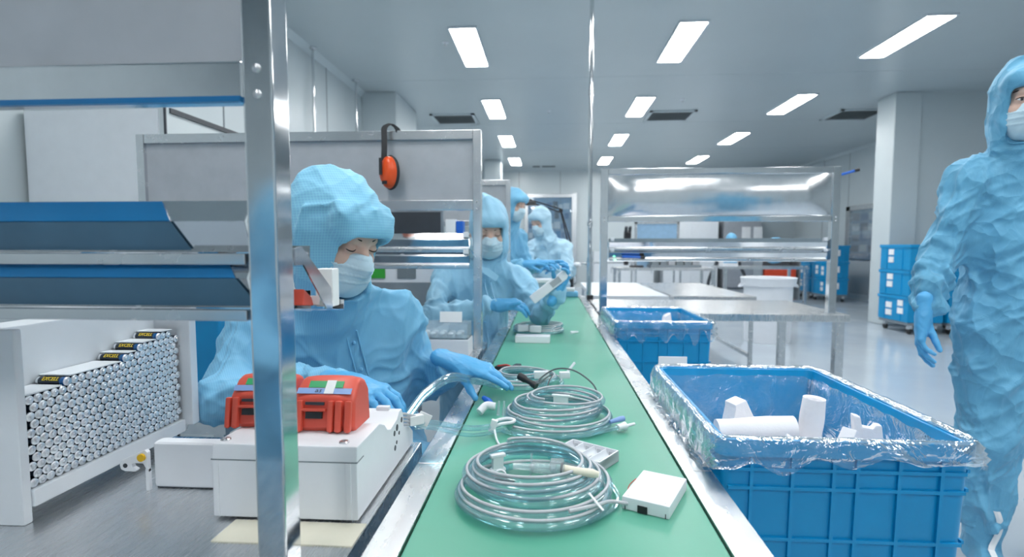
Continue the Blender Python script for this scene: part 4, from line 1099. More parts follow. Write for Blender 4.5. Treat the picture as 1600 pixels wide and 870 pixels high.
# ================================================================ goods on the belt
def coil(name, label, cx, cy, r, loops, seed, rt=0.0066, rc=0.0025, spread=0.052, lean=(0.0, 0.0), step=0.0042, tails=None, squash=0.95, tie=True):
    """coil of clear tubing with a grey cable bonded along its top"""
    q = np.random.default_rng(seed)
    t = thing(name, label, 'tubing', (cx, cy, BZ))
    n = int(64 * loops); P = []
    off = q.normal(size=(loops + 2, 2)) * 0.009
    rad = r - np.sort(q.uniform(0.0, spread, loops + 2))
    for i in range(n + 1):
        a = i / 64; k = int(a); f = a - k
        rr = rad[k] * (1 - f) + rad[k + 1] * f; o_ = off[k] * (1 - f) + off[k + 1] * f
        th = 2 * math.pi * a + seed
        z = BZ + rt + 0.001 + a * step + 0.003 * (1 + math.sin(th * 2 + k)) * 0.5
        P.append((cx + o_[0] + lean[0] * a + rr * math.cos(th), cy + o_[1] + lean[1] * a + rr * squash * math.sin(th), z))
    P = np.array(P)
    MB().tube(P, rt, 10).build('clear_tube', 'clear_tube', t, angle=180)
    tang = np.gradient(P, axis=0); rad_out = np.stack([P[:, 0] - cx, P[:, 1] - cy, np.zeros(len(P))], 1); rad_out /= np.linalg.norm(rad_out, axis=1)[:, None]
    C = P + np.array((0, 0, rt * 0.9 + rc)) - rad_out * 0.0018
    if tails: C = np.concatenate([C, np.array(tails)])
    MB().tube(C, rc, 8).build('signal_cable', 'cable_grey', t, angle=180)
    if tie:
        a = q.uniform(0, 6.28)
    return t, P
def spline(pts, n=40):
    pts = np.array(pts, float); m_ = len(pts)
    P = np.vstack([2 * pts[0] - pts[1], pts, 2 * pts[-1] - pts[-2]]); out = []
    for i in range(m_ - 1):
        p0, p1, p2, p3 = P[i], P[i + 1], P[i + 2], P[i + 3]
        for k in range(n):
            u = k / n
            out.append(0.5 * ((2 * p1) + (-p0 + p2) * u + (2 * p0 - 5 * p1 + 4 * p2 - p3) * u * u + (-p0 + 3 * p1 - 3 * p2 + p3) * u ** 3))
    out.append(pts[-1]); return np.array(out)
t, P = coil('tubing_coil', 'nearest large coil of clear tubing with grey cable on the green belt', -0.022, 0.868, 0.134, 6, 2, lean=(-0.002, 0.004), step=0.0075, squash=0.92)
MB().tube(spline([(0.03, 0.765, BZ + 0.028), (0.07, 0.79, BZ + 0.026), (0.095, 0.825, BZ + 0.016), (0.122, 0.832, BZ + 0.010)], 12), 0.003, 8).build('signal_cable', 'cable_grey', t)
MB().tube(spline([(0.0, 0.99, BZ + 0.02), (0.07, 0.965, BZ + 0.012), (0.108, 0.90, BZ + 0.006), (0.105, 0.835, BZ + 0.006), (0.06, 0.775, BZ + 0.008)], 12), 0.0038, 10).build('clear_tube', 'clear_tube', t)
# connector body lying on the coil
zc = BZ + 0.057
MB().cyl((-0.055, 0.852, zc), (-0.022, 0.847, zc), 0.0055, 16).build('connector', 'clear_part', t)
MB().cyl((-0.026, 0.848, zc), (0.012, 0.842, zc), 0.0085, 16).build('connector', 'clear_part', t)
MB().cyl((-0.028, 0.848, zc - 0.013), (-0.026, 0.848, zc + 0.022), 0.0018, 8).build('connector_wing', 'clear_part', t)
MB().lathe([(0.006, -0.012), (0.013, -0.010), (0.013, 0.010), (0.006, 0.012)], 18, (0.014, 0.842, zc + 0.004), roty(1.57)).build('connector_ring', 'clear_part', t)
MB().cyl((0.0205, 0.841, zc + 0.003), (0.0225, 0.8405, zc + 0.003), 0.0088, 16).build('seal', 'black_rubber', t)
MB().tube([(0.023, 0.8405, zc + 0.002), (0.05, 0.836, zc), (0.068, 0.833, zc - 0.001), (0.078, 0.831, zc - 0.002)], [0.0068, 0.0062, 0.0070, 0.0045], 14).build('cream_plug', 'cream_plastic', t)
MB().obox((-0.088, 0.93, BZ + 0.030), (0.020, 0.010, 0.024), rotz(0.5)).obox((-0.088, 0.93, BZ + 0.043), (0.028, 0.012, 0.006), rotz(0.5)).obox((-0.088, 0.93, BZ + 0.018), (0.028, 0.012, 0.006), rotz(0.5)).build('clip', 'white_plastic', t, bevel=0.002)
MB().tube(spline([(-0.082, 0.835, BZ + 0.041), (-0.066, 0.825, BZ + 0.043), (-0.052, 0.822, BZ + 0.043)], 8), 0.003, 8).build('heat_shrink', 'black_rubber', t)
MB().tube(spline([(-0.09, 0.845, BZ + 0.043), (-0.07, 0.832, BZ + 0.046), (-0.055, 0.832, BZ + 0.045)], 8), 0.0012, 6).build('red_wire', 'wire_red', t)
MB().obox((0.070, 0.787, BZ + 0.033), (0.034, 0.0035, 0.0012), rotz(-0.9) @ roty(0.45)).build('cable_tie', 'white_plastic', t)
MB().tube([(-0.075 + 0.009 * math.cos(a), 0.842 + 0.004 * math.sin(a), BZ + 0.043 + 0.009 * math.sin(a)) for a in np.linspace(0, 2 * math.pi, 18)[:-1]], 0.0016, 6, closed=True).build('cable_tie', 'white_plastic', t)

t, P = coil('tubing_coil', 'second coil of clear tubing with white Y connector, behind the nearest coil', 0.012, 1.245, 0.134, 6, 4, lean=(0.005, 0.004), step=0.0075, squash=0.9)
zc = BZ + 0.008
MB().tube(spline([(-0.10, 1.16, zc), (-0.03, 1.128, zc), (0.06, 1.135, zc), (0.12, 1.165, zc + 0.003), (0.15, 1.185, zc + 0.004)], 10), 0.0042, 10).build('clear_tube', 'clear_tube', t)
MB().tube([(0.150, 1.185, zc + 0.004), (0.160, 1.191, zc + 0.005), (0.168, 1.195, zc + 0.005), (0.172, 1.197, zc + 0.005), (0.190, 1.207, zc + 0.007)], [0.008, 0.0075, 0.010, 0.004, 0.003], 14).build('white_plug', 'white_plastic', t)
MB().tube([(0.135, 1.20, zc + 0.012), (0.160, 1.216, zc + 0.014), (0.168, 1.221, zc + 0.014)], [0.004, 0.0065, 0.006], 14).build('blue_plug', 'label_blue', t)
MB().obox((0.03, 1.325, BZ + 0.03), (0.036, 0.010, 0.026), rotz(-0.2)).obox((0.03, 1.325, BZ + 0.043), (0.044, 0.012, 0.005), rotz(-0.2)).build('clip', 'white_plastic', t, bevel=0.002)
MB().tube(spline([(-0.122, 1.158, BZ + 0.022), (-0.112, 1.168, BZ + 0.028), (-0.090, 1.172, BZ + 0.032), (-0.074, 1.168, BZ + 0.030), (-0.078, 1.158, BZ + 0.028), (-0.10, 1.152, BZ + 0.026), (-0.118, 1.150, BZ + 0.020)], 6), 0.0036, 8).build('clamp', 'white_plastic', t)
MB().obox((-0.118, 1.150, BZ + 0.022), (0.014, 0.010, 0.028), roty(0.3)).build('clamp_body', 'white_plastic', t, bevel=0.002)
MB().tube(spline([(-0.115, 1.148, BZ + 0.015), (-0.108, 1.12, BZ + 0.004), (-0.098, 1.085, BZ + 0.003)], 6), 0.0024, 8).build('strap', 'white_plastic', t)
for dx in (0.0, 0.012): MB().cyl((-0.112 + dx, 1.20, BZ + 0.03), (-0.110 + dx, 1.20, BZ + 0.062), 0.004, 12, 0.002).build('connector', 'clear_part', t)
# black connector held over coil three with its cable
t3, P = coil('tubing_coil', 'third coil of clear tubing under the gloved hand, beyond the second coil', -0.078, 1.585, 0.112, 4, 6, lean=(0.0, 0.003), step=0.0062, squash=0.9)
for c_, s_ in (((-0.02, 1.53, BZ + 0.046), (0.042, 0.02, 0.020)), ((0.045, 1.54, BZ + 0.044), (0.03, 0.02, 0.018))): MB().obox(c_, s_, rotz(0.1)).build('connector_block', 'white_plastic', t3, bevel=0.003)
MB().cyl((0.055, 1.56, BZ + 0.05), (0.075, 1.575, BZ + 0.072), 0.004, 10).build('connector', 'white_plastic', t3)
t4 = thing('cable_lead', 'black plug on a thin dark cable loop beside the gloved fingers', 'cable', (-0.02, 1.45, BZ + 0.04))
MB().tube([(-0.078, 1.452, 0.776), (-0.062, 1.440, 0.770), (-0.058, 1.437, 0.768), (-0.046, 1.428, 0.764), (-0.042, 1.425, 0.762), (-0.032, 1.418, 0.757)], [0.010, 0.010, 0.007, 0.007, 0.009, 0.009], 12).build('plug', 'black_rubber', t4)
MB().tube(spline([(-0.034, 1.42, 0.758), (-0.02, 1.45, 0.772), (0.02, 1.48, 0.79), (0.07, 1.47, 0.788), (0.115, 1.42, 0.765), (0.125, 1.39, 0.735), (0.10, 1.33, BZ + 0.04)], 10), 0.0022, 8).build('lead', 'cable_dark', t4)
MB().tube(spline([(-0.034, 1.42, 0.758), (-0.005, 1.44, 0.776), (0.01, 1.45, 0.782), (0.0, 1.43, 0.765), (-0.005, 1.41, 0.748)], 8), 0.0018, 8).build('lead', 'cable_dark', t4)
t, P = coil('tubing_coil', 'far coil of clear tubing on the belt in front of second worker', -0.035, 2.60, 0.125, 4, 8, lean=(0.0, 0.004), step=0.006, squash=0.9)
MB().cyl((0.10, 2.52, BZ + 0.012), (0.135, 2.53, BZ + 0.014), 0.008, 12, 0.004).build('white_plug', 'white_plastic', t)
for c_, a_ in (((-0.12, 2.50, BZ + 0.035), 0.3), ((-0.06, 2.47, BZ + 0.035), -0.2)): MB().obox(c_, (0.05, 0.025, 0.03), rotz(a_)).build('connector_block', 'white_plastic', t, bevel=0.004)
# small black part behind the hand
t = thing('connector_part', 'small dark connector with red wire lying behind the gloved hand', 'connector', (-0.13, 1.72, BZ))
MB().obox((-0.14, 1.73, BZ + 0.014), (0.06, 0.03, 0.024), rotz(-0.3)).build('block', 'black_rubber', t, bevel=0.004)
MB().obox((-0.10, 1.715, BZ + 0.018), (0.02, 0.032, 0.034), rotz(-0.3)).build('collar', 'dark_plastic', t, bevel=0.004)
MB().tube(spline([(-0.16, 1.71, BZ + 0.03), (-0.13, 1.705, BZ + 0.034), (-0.11, 1.70, BZ + 0.024)], 6), 0.003, 6).build('wire', 'wire_red', t)

# ---- tube bundle from the bench to the belt
t = thing('tube_bundle', 'clear tubes with white tag running from the enclosure across to the belt', 'tubing', (-0.2, 1.2, BZ))
MB().tube(spline([(-0.262, 1.055, 0.772), (-0.235, 1.08, 0.765), (-0.16, 1.12, BZ + 0.026), (-0.10, 1.18, BZ + 0.018), (-0.095, 1.23, BZ + 0.02)], 10), 0.006, 10).build('clear_tube', 'clear_tube', t)
MB().tube(spline([(-0.262, 1.050, 0.764), (-0.235, 1.075, 0.756), (-0.16, 1.112, BZ + 0.014), (-0.09, 1.17, BZ + 0.009)], 10), 0.004, 10).build('clear_tube', 'clear_tube', t)
for dz in (0.0, 0.011):
    MB().tube(spline([(-0.283, 1.085, 0.775 + dz), (-0.268, 1.18, 0.795 + dz), (-0.235, 1.30, 0.80 + dz), (-0.20, 1.42, 0.765 + dz), (-0.165, 1.52, BZ + 0.02 + dz)], 12), 0.006, 10).build('clear_tube', 'clear_tube', t)
for q in range(4):
    MB().tube(spline([(-0.31 + 0.004 * q, 1.008, 0.80 - 0.006 * q), (-0.285, 1.03, 0.798 - 0.007 * q), (-0.262, 1.05, 0.788 - 0.006 * q)], 8), 0.0028, 8).build('lead', 'cable_grey', t)
MB().obox((-0.250, 1.065, 0.775), (0.026, 0.004, 0.030), rotz(0.3) @ roty(0.5)).obox((-0.262, 1.052, 0.780), (0.03, 0.016, 0.018), rotz(0.7)).build('tag', 'paper_white', t, bevel=0.001)
# white elbow and blue cap at the belt edge
t = thing('tube_fitting', 'white elbow fitting with blue cap at the belt edge below the thumb', 'fitting', (-0.13, 1.30, BZ))
MB().tube(spline([(-0.165, 1.285, BZ + 0.010), (-0.150, 1.30, BZ + 0.022), (-0.128, 1.30, BZ + 0.020)], 6), 0.0095, 12).build('elbow', 'white_plastic', t)
MB().tube([(-0.165, 1.375, BZ + 0.02), (-0.150, 1.35, BZ + 0.018), (-0.135, 1.325, BZ + 0.014)], [0.006, 0.009, 0.005], 12).build('cap', 'pen_blue', t)

# ---- white boxes on the belt
def belt_box(pts, h, label, open_cells=False):
    """pts: near-left, near-right, far-right corners on the belt"""
    a, b_, c = [np.array((x, y, BZ + 0.0005)) for x, y in pts]; d = a + c - b_
    t = thing('electronics_box', label, 'box', tuple((a + c) / 2))
    ex, ey = nrm(b_ - a), nrm(d - a); lx, ly = np.linalg.norm(b_ - a), np.linalg.norm(d - a)
    R = np.array([ex, nrm(np.cross((0, 0, 1), ex)), (0, 0, 1)]).T; ce = (a + c) / 2
    ly_ = abs((d - a) @ R[:, 1])
    m_ = MB()
    if not open_cells:
        m_.obox(ce + (0, 0, h / 2), (lx, ly_, h), R); m_.build('shell', 'white_plastic', t, bevel=0.002)
    else:
        m_.obox(ce + (0, 0, 0.003), (lx, ly_, 0.006), R)
        for s_ in (-1, 1):
            m_.obox(ce + R[:, 1] * s_ * (ly_ / 2 - 0.0015) + (0, 0, h * 0.5), (lx, 0.003, h), R)
            m_.obox(ce + R[:, 0] * s_ * (lx / 2 - 0.0015) + (0, 0, h * 0.5), (0.003, ly_, h), R)
        m_.build('shell', 'white_plastic', t, bevel=0.001)
    return t, R, ce, lx, ly_
t, R, ce, lx, ly_ = belt_box([(0.108, 0.838), (0.174, 0.806), (0.236, 0.905)], 0.020, 'flat white electronics box with dark slot, at the right edge of the belt')
fr = ce - R[:, 1] * (ly_ / 2)
MB().obox(fr + (0, 0, 0.006) - R[:, 0] * 0.004, (0.015, 0.003, 0.011), R).build('slot', 'black_rubber', t)
for dx in (-0.031, 0.031): MB().obox(fr + (0, 0, 0.004) + R[:, 0] * dx, (0.0012, 0.002, 0.007), R).build('slit', 'dark_plastic', t)
MB().tube(spline([ce - R[:, 0] * (lx / 2 + 0.001) - R[:, 1] * 0.03 + (0, 0, 0.012), ce - R[:, 0] * (lx / 2 + 0.006) - R[:, 1] * 0.0 + (0, 0, 0.014), ce - R[:, 0] * (lx / 2 + 0.001) + R[:, 1] * 0.02 + (0, 0, 0.018)], 6), 0.0008, 6).build('wire', 'wire_red', t)
for sx, sy in ((-1, -1), (1, 1), (-1, 1), (1, -1)): MB().cyl(ce + R[:, 0] * sx * (lx / 2 - 0.008) + R[:, 1] * sy * (ly_ / 2 - 0.008) + (0, 0, 0.0196), ce + R[:, 0] * sx * (lx / 2 - 0.008) + R[:, 1] * sy * (ly_ / 2 - 0.008) + (0, 0, 0.0206), 0.0014, 8).build('pin', 'white_board', t)
t, R, ce, lx, ly_ = belt_box([(0.010, 1.020), (0.094, 0.962), (0.130, 1.028)], 0.021, 'white open battery holder with empty cells between the two near coils', True)
for q in range(4):
    c = ce + R[:, 0] * (-lx / 2 + lx * (q + 0.5) / 4)
    m_ = MB(); ring = []
    for a in np.linspace(math.pi, 2 * math.pi, 9): ring.append((math.cos(a) * lx / 8 * 0.94, 0.0195 + math.sin(a) * 0.0125))
    pr = [(-lx / 8, 0.006), (-lx / 8, 0.0195)] + ring + [(lx / 8, 0.0195), (lx / 8, 0.006)]
    vv = [c + R[:, 0] * u + (0, 0, z) + R[:, 1] * s_ * (ly_ / 2 - 0.004) for s_ in (-1, 1) for u, z in pr]
    n = len(pr); m_.add(vv, [(i, (i + 1) % n, n + (i + 1) % n, n + i) for i in range(n)] + [tuple(range(n))[::-1], tuple(range(n, 2 * n))])
    m_.build('cell', 'white_board', t)
    MB().obox(c + R[:, 1] * (ly_ / 2 - 0.008) + (0, 0, 0.013), (0.008, 0.001, 0.008), R).build('spring', 'cable_grey', t)
    for u in (-0.005, 0.0, 0.005): MB().obox(c + R[:, 0] * u + R[:, 1] * 0.003 + (0, 0, 0.0088), (0.002, 0.012, 0.001), R).build('emboss', 'cable_grey', t)
MB().tube(spline([ce - R[:, 0] * 0.01 - R[:, 1] * (ly_ / 2 + 0.002) + (0, 0, 0.012), ce + R[:, 0] * 0.02 - R[:, 1] * (ly_ / 2 + 0.003) + (0, 0, 0.008), ce + R[:, 0] * 0.04 - R[:, 1] * (ly_ / 2 + 0.001) + (0, 0, 0.007)], 6), 0.001, 6).build('wire', 'wire_red', t)
belt_box([(-0.142, 2.30), (0.004, 2.295), (0.006, 2.36)], 0.028, 'flat white electronics box in front of the far coil')

# ---- tray of parts with a white card on the second bench
TZ = BZ + 0.062
tag(MB().box((-0.73, 1.995, BZ), (-0.295, 2.112, TZ)).build('carton', 'white_plastic', None, (-0.51, 2.05, BZ), bevel=0.004), 'flat white box under the clear parts tray on the second bench', 'box')
t = thing('parts_tray', 'shiny clear tray of small parts on the second bench', 'tray', (-0.47, 2.09, TZ))
MB().box((-0.72, 2.0, TZ), (-0.30, 2.11, TZ + 0.006)).build('base', 'clear_part', t)
for lo, hi in (((-0.72, 2.0), (-0.30, 2.004)), ((-0.72, 2.106), (-0.30, 2.11)), ((-0.72, 2.004), (-0.716, 2.106)), ((-0.304, 2.004), (-0.30, 2.106))):
    MB().box((lo[0], lo[1], TZ), (hi[0], hi[1], TZ + 0.058)).build('wall', 'clear_part', t)
for q in range(12):
    x = -0.70 + q * 0.033
    for y, mt in ((2.03, 'battery_silver'), (2.08, 'white_plastic')): MB().lathe([(0.012, 0), (0.0135, 0.012), (0.010, 0.016), (0.004, 0.018)], 12, (x, y, TZ + 0.006)).build('part', mt, t)
tag(MB().prism([(2.052, TZ + 0.058), (2.054, TZ + 0.058), (2.057, TZ + 0.098), (2.055, TZ + 0.098)], 0, -0.413, -0.328).build('paper_card', 'paper_white', None, (-0.37, 2.054, TZ + 0.058)), 'plain white card standing on the clear parts tray', 'card')
t = thing('parts_tray', 'shiny white tray of wrapped parts on the belt before the third worker', 'tray', (-0.075, 3.95, BZ))
MB().box((-0.185, 3.85, BZ), (0.035, 4.05, BZ + 0.012)).box((-0.185, 3.85, BZ), (0.035, 3.855, BZ + 0.155)).box((-0.185, 4.045, BZ), (0.035, 4.05, BZ + 0.155)).box((-0.185, 3.85, BZ), (-0.18, 4.05, BZ + 0.155)).box((0.03, 3.85, BZ), (0.035, 4.05, BZ + 0.155)).build('shell', 'clear_part', t)
MB().box((-0.19, 3.845, BZ + 0.155), (0.04, 4.055, BZ + 0.178)).build('lid', 'white_plastic', t, bevel=0.006)
for q in range(4): MB().obox((-0.145 + q * 0.047, 3.95, BZ + 0.05), (0.035, 0.10, 0.07), rotz(0.3 * q)).build('part', 'battery_silver', t, bevel=0.006)
t = thing('folded_packet', 'pale blue folded packet at the far end of the belt', 'packet', (0.16, 4.50, BZ))
MB().box((0.07, 4.44, BZ + 0.001), (0.235, 4.55, BZ + 0.045)).build('packet', 'cloth_blue', t, bevel=0.012)
MB().box((0.10, 4.455, BZ + 0.045), (0.21, 4.535, BZ + 0.075)).build('top_fold', 'paper_white', t, bevel=0.01)
# pens on the right rack
for nm, a, b_, lb in (('pen', (1.715, 3.47, 1.545), (1.835, 3.44, 1.58), 'blue marker clipped to the top right corner of the right rack'), ('pen', (0.455, 3.425, 1.062), (0.585, 3.425, 1.057), 'blue marker lying on the lower tray of the right rack')):
    a, b_ = np.array(a), np.array(b_); d = nrm(b_ - a); L = np.linalg.norm(b_ - a)
    t = thing(nm, lb, 'pen', tuple((a + b_) / 2))
    MB().cyl(a, a + d * L * 0.8, 0.008, 12).build('barrel', 'pen_blue', t)
    MB().cyl(a + d * L * 0.8, b_, 0.010, 12).build('cap', 'black_rubber', t)
    MB().cyl(a - d * 0.008, a, 0.004, 10, 0.008).build('tip', 'pen_blue', t)
MB().sphere((0.405, 3.424, 1.042), 0.006, n=10, m_=6).build('indicator_lamp', 'led_glow', None, (0.405, 3.424, 1.042))
tag(bpy.data.objects['indicator_lamp'], 'tiny green indicator lamp on the lower left of the right rack', 'lamp')
# ================================================================ people
def lerp(a, b_, t): return np.asarray(a, float) * (1 - t) + np.asarray(b_, float) * t

def build_head(t, hd, R, h, sc=1.0, brow=True, look_down=False):
    """face under the hood; R columns right/forward/up; origin between the ears at eye height"""
    W = lambda x, y, z: hd + R @ (np.array((x, y, z)) * sc)
    S = Solid()
    S.ell(W(0, -0.005, 0.02), np.array((0.070, 0.094, 0.108)) * sc, R, k=0.02)
    S.ell(W(0, 0.028, -0.055), np.array((0.058, 0.062, 0.062)) * sc, R, k=0.03)
    S.cap(W(-0.03, 0.078, 0.018), W(0.03, 0.078, 0.018), 0.012 * sc, k=0.02)          # brow ridge
    for s_ in (-1, 1):
        S.ell(W(s_ * 0.033, 0.098, -0.002), np.array((0.018, 0.014, 0.012)) * sc, R, k=0.012, sub=True)   # eye sockets
        S.ell(W(s_ * 0.033, 0.0775, -0.002), np.array((0.0145, 0.0115, 0.0115)) * sc, R, k=0.003)         # eyeball under the lid
        S.ell(W(s_ * 0.038, 0.062, -0.035), np.array((0.020, 0.020, 0.02)) * sc, R, k=0.02)               # cheek
        S.ell(W(s_ * 0.074, -0.008, -0.012), np.array((0.006, 0.016, 0.028)) * sc, R, k=0.006)            # ear, under the hood
    S.cap(W(0, 0.088, 0.004), W(0, 0.108, -0.034), 0.008 * sc, 0.0125 * sc, k=0.012)     # nose
    S.cap(W(-0.014, 0.095, -0.037), W(0.014, 0.095, -0.037), 0.008 * sc, k=0.008)
    S.cap(W(-0.020, 0.086, -0.066), W(0.020, 0.086, -0.066), 0.007 * sc, k=0.008)        # lips
    S.cap(W(0, -0.005, -0.05), W(0, -0.012, -0.115), 0.044 * sc, 0.040 * sc, k=0.03)      # neck
    S.build('face', 'skin', t, h=h)
    for s_ in (-1, 1):
        pts = []
        for u in np.linspace(0, 1, 9):
            x = s_ * (0.016 + 0.036 * u); zz = 0.020 + 0.006 * math.sin(u * 2.4) - 0.004 * u
            yy = 0.094 * math.sqrt(max(0.05, 1 - (x / 0.08) ** 2)) + 0.0005
            pts.append(W(x, yy, zz))
        MB().tube(pts, [0.0012 * sc + 0.0014 * sc * math.sin(math.pi * (0.15 + 0.8 * u)) for u in np.linspace(0, 1, 9)], 6).build('eyebrow', 'hair_dark', t)
        ey = W(s_ * 0.033, 0.0775, -0.002)
        if not look_down:
            MB().sphere(W(s_ * 0.033, 0.0815, -0.0035), np.array((0.0115, 0.0085, 0.0052)) * sc, R, 14, 8).build('eye_white', 'paper_white', t)
            MB().sphere(W(s_ * 0.033, 0.0868, -0.0035), np.array((0.0052, 0.004, 0.0050)) * sc, R, 12, 8).build('iris', 'hair_dark', t)
        pts = [W(s_ * (0.033 + 0.0145 * u), 0.0885 - 0.0055 * u * u, (-0.0065 if look_down else 0.0015) + (0.004 if look_down else -0.004) * u * u) for u in np.linspace(-1, 1, 9)]
        MB().tube(pts, [0.0008 * sc + 0.0010 * sc * (1 - u * u) for u in np.linspace(-1, 1, 9)], 6).build('eyelashes', 'hair_dark', t)

def build_mask(t, hd, R, h, sc=1.0):
    W = lambda x, y, z: hd + R @ (np.array((x, y, z)) * sc)
    S = Solid()
    S.ell(W(0, 0.028, -0.058), np.array((0.072, 0.076, 0.070)) * sc, R, k=0.02)
    S.cap(W(0, 0.096, -0.016), W(0, 0.104, -0.040), 0.013 * sc, 0.020 * sc, k=0.03)
    S.ell(W(0, 0.060, -0.092), np.array((0.045, 0.038, 0.032)) * sc, R, k=0.03)
    S.keep(W(0, 0.018, 0), R[:, 1], 0.004)
    S.keep(W(0, 0.10, -0.012), -(R[:, 2] * 1.0 + R[:, 1] * -0.14), 0.004)
    def pleat(P):
        q = (P - hd) @ R / sc
        z = q[:, 2]
        a = np.zeros(len(P))
        for zc in (-0.040, -0.058, -0.076):
            d = z - zc; a += np.where((d > -0.007) & (d < 0), 0.0030 * (1 + d / 0.007), 0)
        a += np.where(z > -0.021, 0.0012, 0)
        return a * np.clip((q[:, 1] - 0.02) / 0.02, 0, 1) + 0.0008 * np.sin(q[:, 0] * 160 + z * 90)
    S.build('mask', 'mask_fabric', t, h=h, fold=pleat)
    for s_ in (-1, 1):
        MB().tube([W(s_ * 0.066, 0.030, -0.030), W(s_ * 0.083, 0.0, -0.012), W(s_ * 0.085, -0.012, 0.0)], 0.0016 * sc, 6).build('ear_loop', 'paper_white', t)

def hood(S, hd, R, sc=1.0, nb=None, bulky=0.0, brow=0.040):
    W = lambda x, y, z: hd + R @ (np.array((x, y, z)) * sc)
    S.ell(W(0, -0.016 - 0.25 * bulky, 0.022), np.array((0.094 + 0.1 * bulky, 0.116 + 0.35 * bulky, 0.132 + 0.2 * bulky)) * sc, R, k=0.03)
    S.ell(W(0, -0.005, -0.065), np.array((0.086, 0.094, 0.090)) * sc, R, k=0.03)
    S.cap(W(-0.045, 0.070, 0.058), W(0.045, 0.070, 0.058), 0.034 * sc, k=0.03)
    if nb is not None:
        S.cap(W(0, 0.0, -0.10), lerp(nb, W(0, 0, -0.1), 0.15), 0.082 * sc, 0.098 * sc, k=0.05)
    if bulky > 0.04:                                        # stitched crown with a stiff front edge
        S.cap(W(-0.062, 0.070, 0.072), W(0.062, 0.070, 0.072), 0.030 * sc, k=0.02)
        S.cap(W(-0.055, 0.080, 0.040), W(0.055, 0.080, 0.040), 0.030 * sc, k=0.02)
        S.ell(W(0, -0.075, 0.03), np.array((0.085, 0.075, 0.105)) * sc, R, k=0.03)
        for p, q in (((-0.075, 0.062, 0.094), (0.0, 0.096, 0.097)), ((0.075, 0.062, 0.094), (0.0, 0.096, 0.097)), ((0.075, 0.062, 0.094), (0.10, -0.02, 0.060)), ((-0.075, 0.062, 0.094), (-0.10, -0.02, 0.060)), ((0.10, -0.02, 0.06), (0.098, -0.03, -0.06)), ((0.0, 0.096, 0.097), (0.0, -0.02, 0.155))):
            S.cap(W(*p), W(*q), 0.0035 * sc, k=0.012)
    # opening for the eyes and the mask
    S.box(W(0, 0.150, brow - 0.086), np.array((0.055, 0.098, 0.080)) * sc, R, 0.016 * sc, k=0.008, sub=True)

def glove(t, wrist, d, n, thumb_side, curl, spread=0.12, sc=1.0, thumb=(0.55, 0.3), h=0.0024, name='glove', mat='glove_nitrile', cuff=0.05, tdir=None, gauge=1.0):
    """d: towards the fingers, n: out of the back of the hand, thumb_side: +1/-1 along d x n"""
    d = nrm(d); n = nrm(np.asarray(n, float) - d * (np.asarray(n, float) @ d)); sd = np.cross(d, n) * thumb_side     # towards the thumb
    wrist = np.asarray(wrist, float)
    W = lambda a, b_, c: wrist + (d * a + sd * b_ + n * c) * sc
    S = Solid(); k = 0.010 * sc
    S.cap(W(-cuff, 0, 0), W(0.01, 0, 0), 0.031 * sc, 0.027 * sc, k=k, flat=(n, 0.80))
    S.cap(W(0.0, 0.004, 0), W(0.040, 0.010, 0.001), 0.027 * sc, 0.030 * sc, k=0.02 * sc, flat=(n, 0.62))
    base = [(0.094, 0.029, 0.002), (0.098, 0.009, 0.005), (0.094, -0.011, 0.004), (0.085, -0.029, 0.0)]
    length = [0.072, 0.080, 0.074, 0.058]; rad = [0.0096, 0.0099, 0.0094, 0.0084]
    for i in range(4):
        S.cap(W(0.012, base[i][1] * 0.55, 0), W(base[i][0], base[i][1], base[i][2]), 0.0155 * sc, 0.0125 * sc, k=0.014 * sc)
    for i in range(4):
        b_ = W(*base[i]); off = base[i][1] / 0.029 * spread
        dr = nrm(d + sd * off)
        L = length[i] * sc; seg = (0.44, 0.31, 0.25); r0 = rad[i] * sc * gauge
        ang = 0; p = b_; c = curl[i]
        rr = [r0 * 1.06, r0 * 0.98, r0 * 0.92, r0 * 0.78]
        for j in range(3):
            ang += c[j]
            q = p + (dr * math.cos(ang) - n * math.sin(ang)) * L * seg[j]
            S.cap(p, q, rr[j], rr[j + 1], k=0.0035 * sc); p = q
    # thumb leaves the side of the palm near its base
    a = W(0.022, 0.020, -0.006); td = nrm(d * math.cos(thumb[0]) + sd * math.sin(thumb[0]) - n * thumb[1]) if tdir is None else nrm(tdir)
    m1 = a + td * 0.042 * sc; td2 = nrm(td + d * 0.18 - n * 0.05); m2 = m1 + td2 * 0.034 * sc; m3 = m2 + nrm(td2 + d * 0.12) * 0.027 * sc
    S.cap(a, m1, 0.0175 * sc, 0.0125 * sc, k=0.014 * sc); S.cap(m1, m2, 0.0118 * sc, 0.0108 * sc, k=0.004 * sc); S.cap(m2, m3, 0.0108 * sc, 0.0088 * sc, k=0.004 * sc)
    wr = folds(int(abs(wrist[0]) * 1000) % 97, 0.0010, 60, 3)
    return S.build(name, mat, t, h=h, fold=wr)

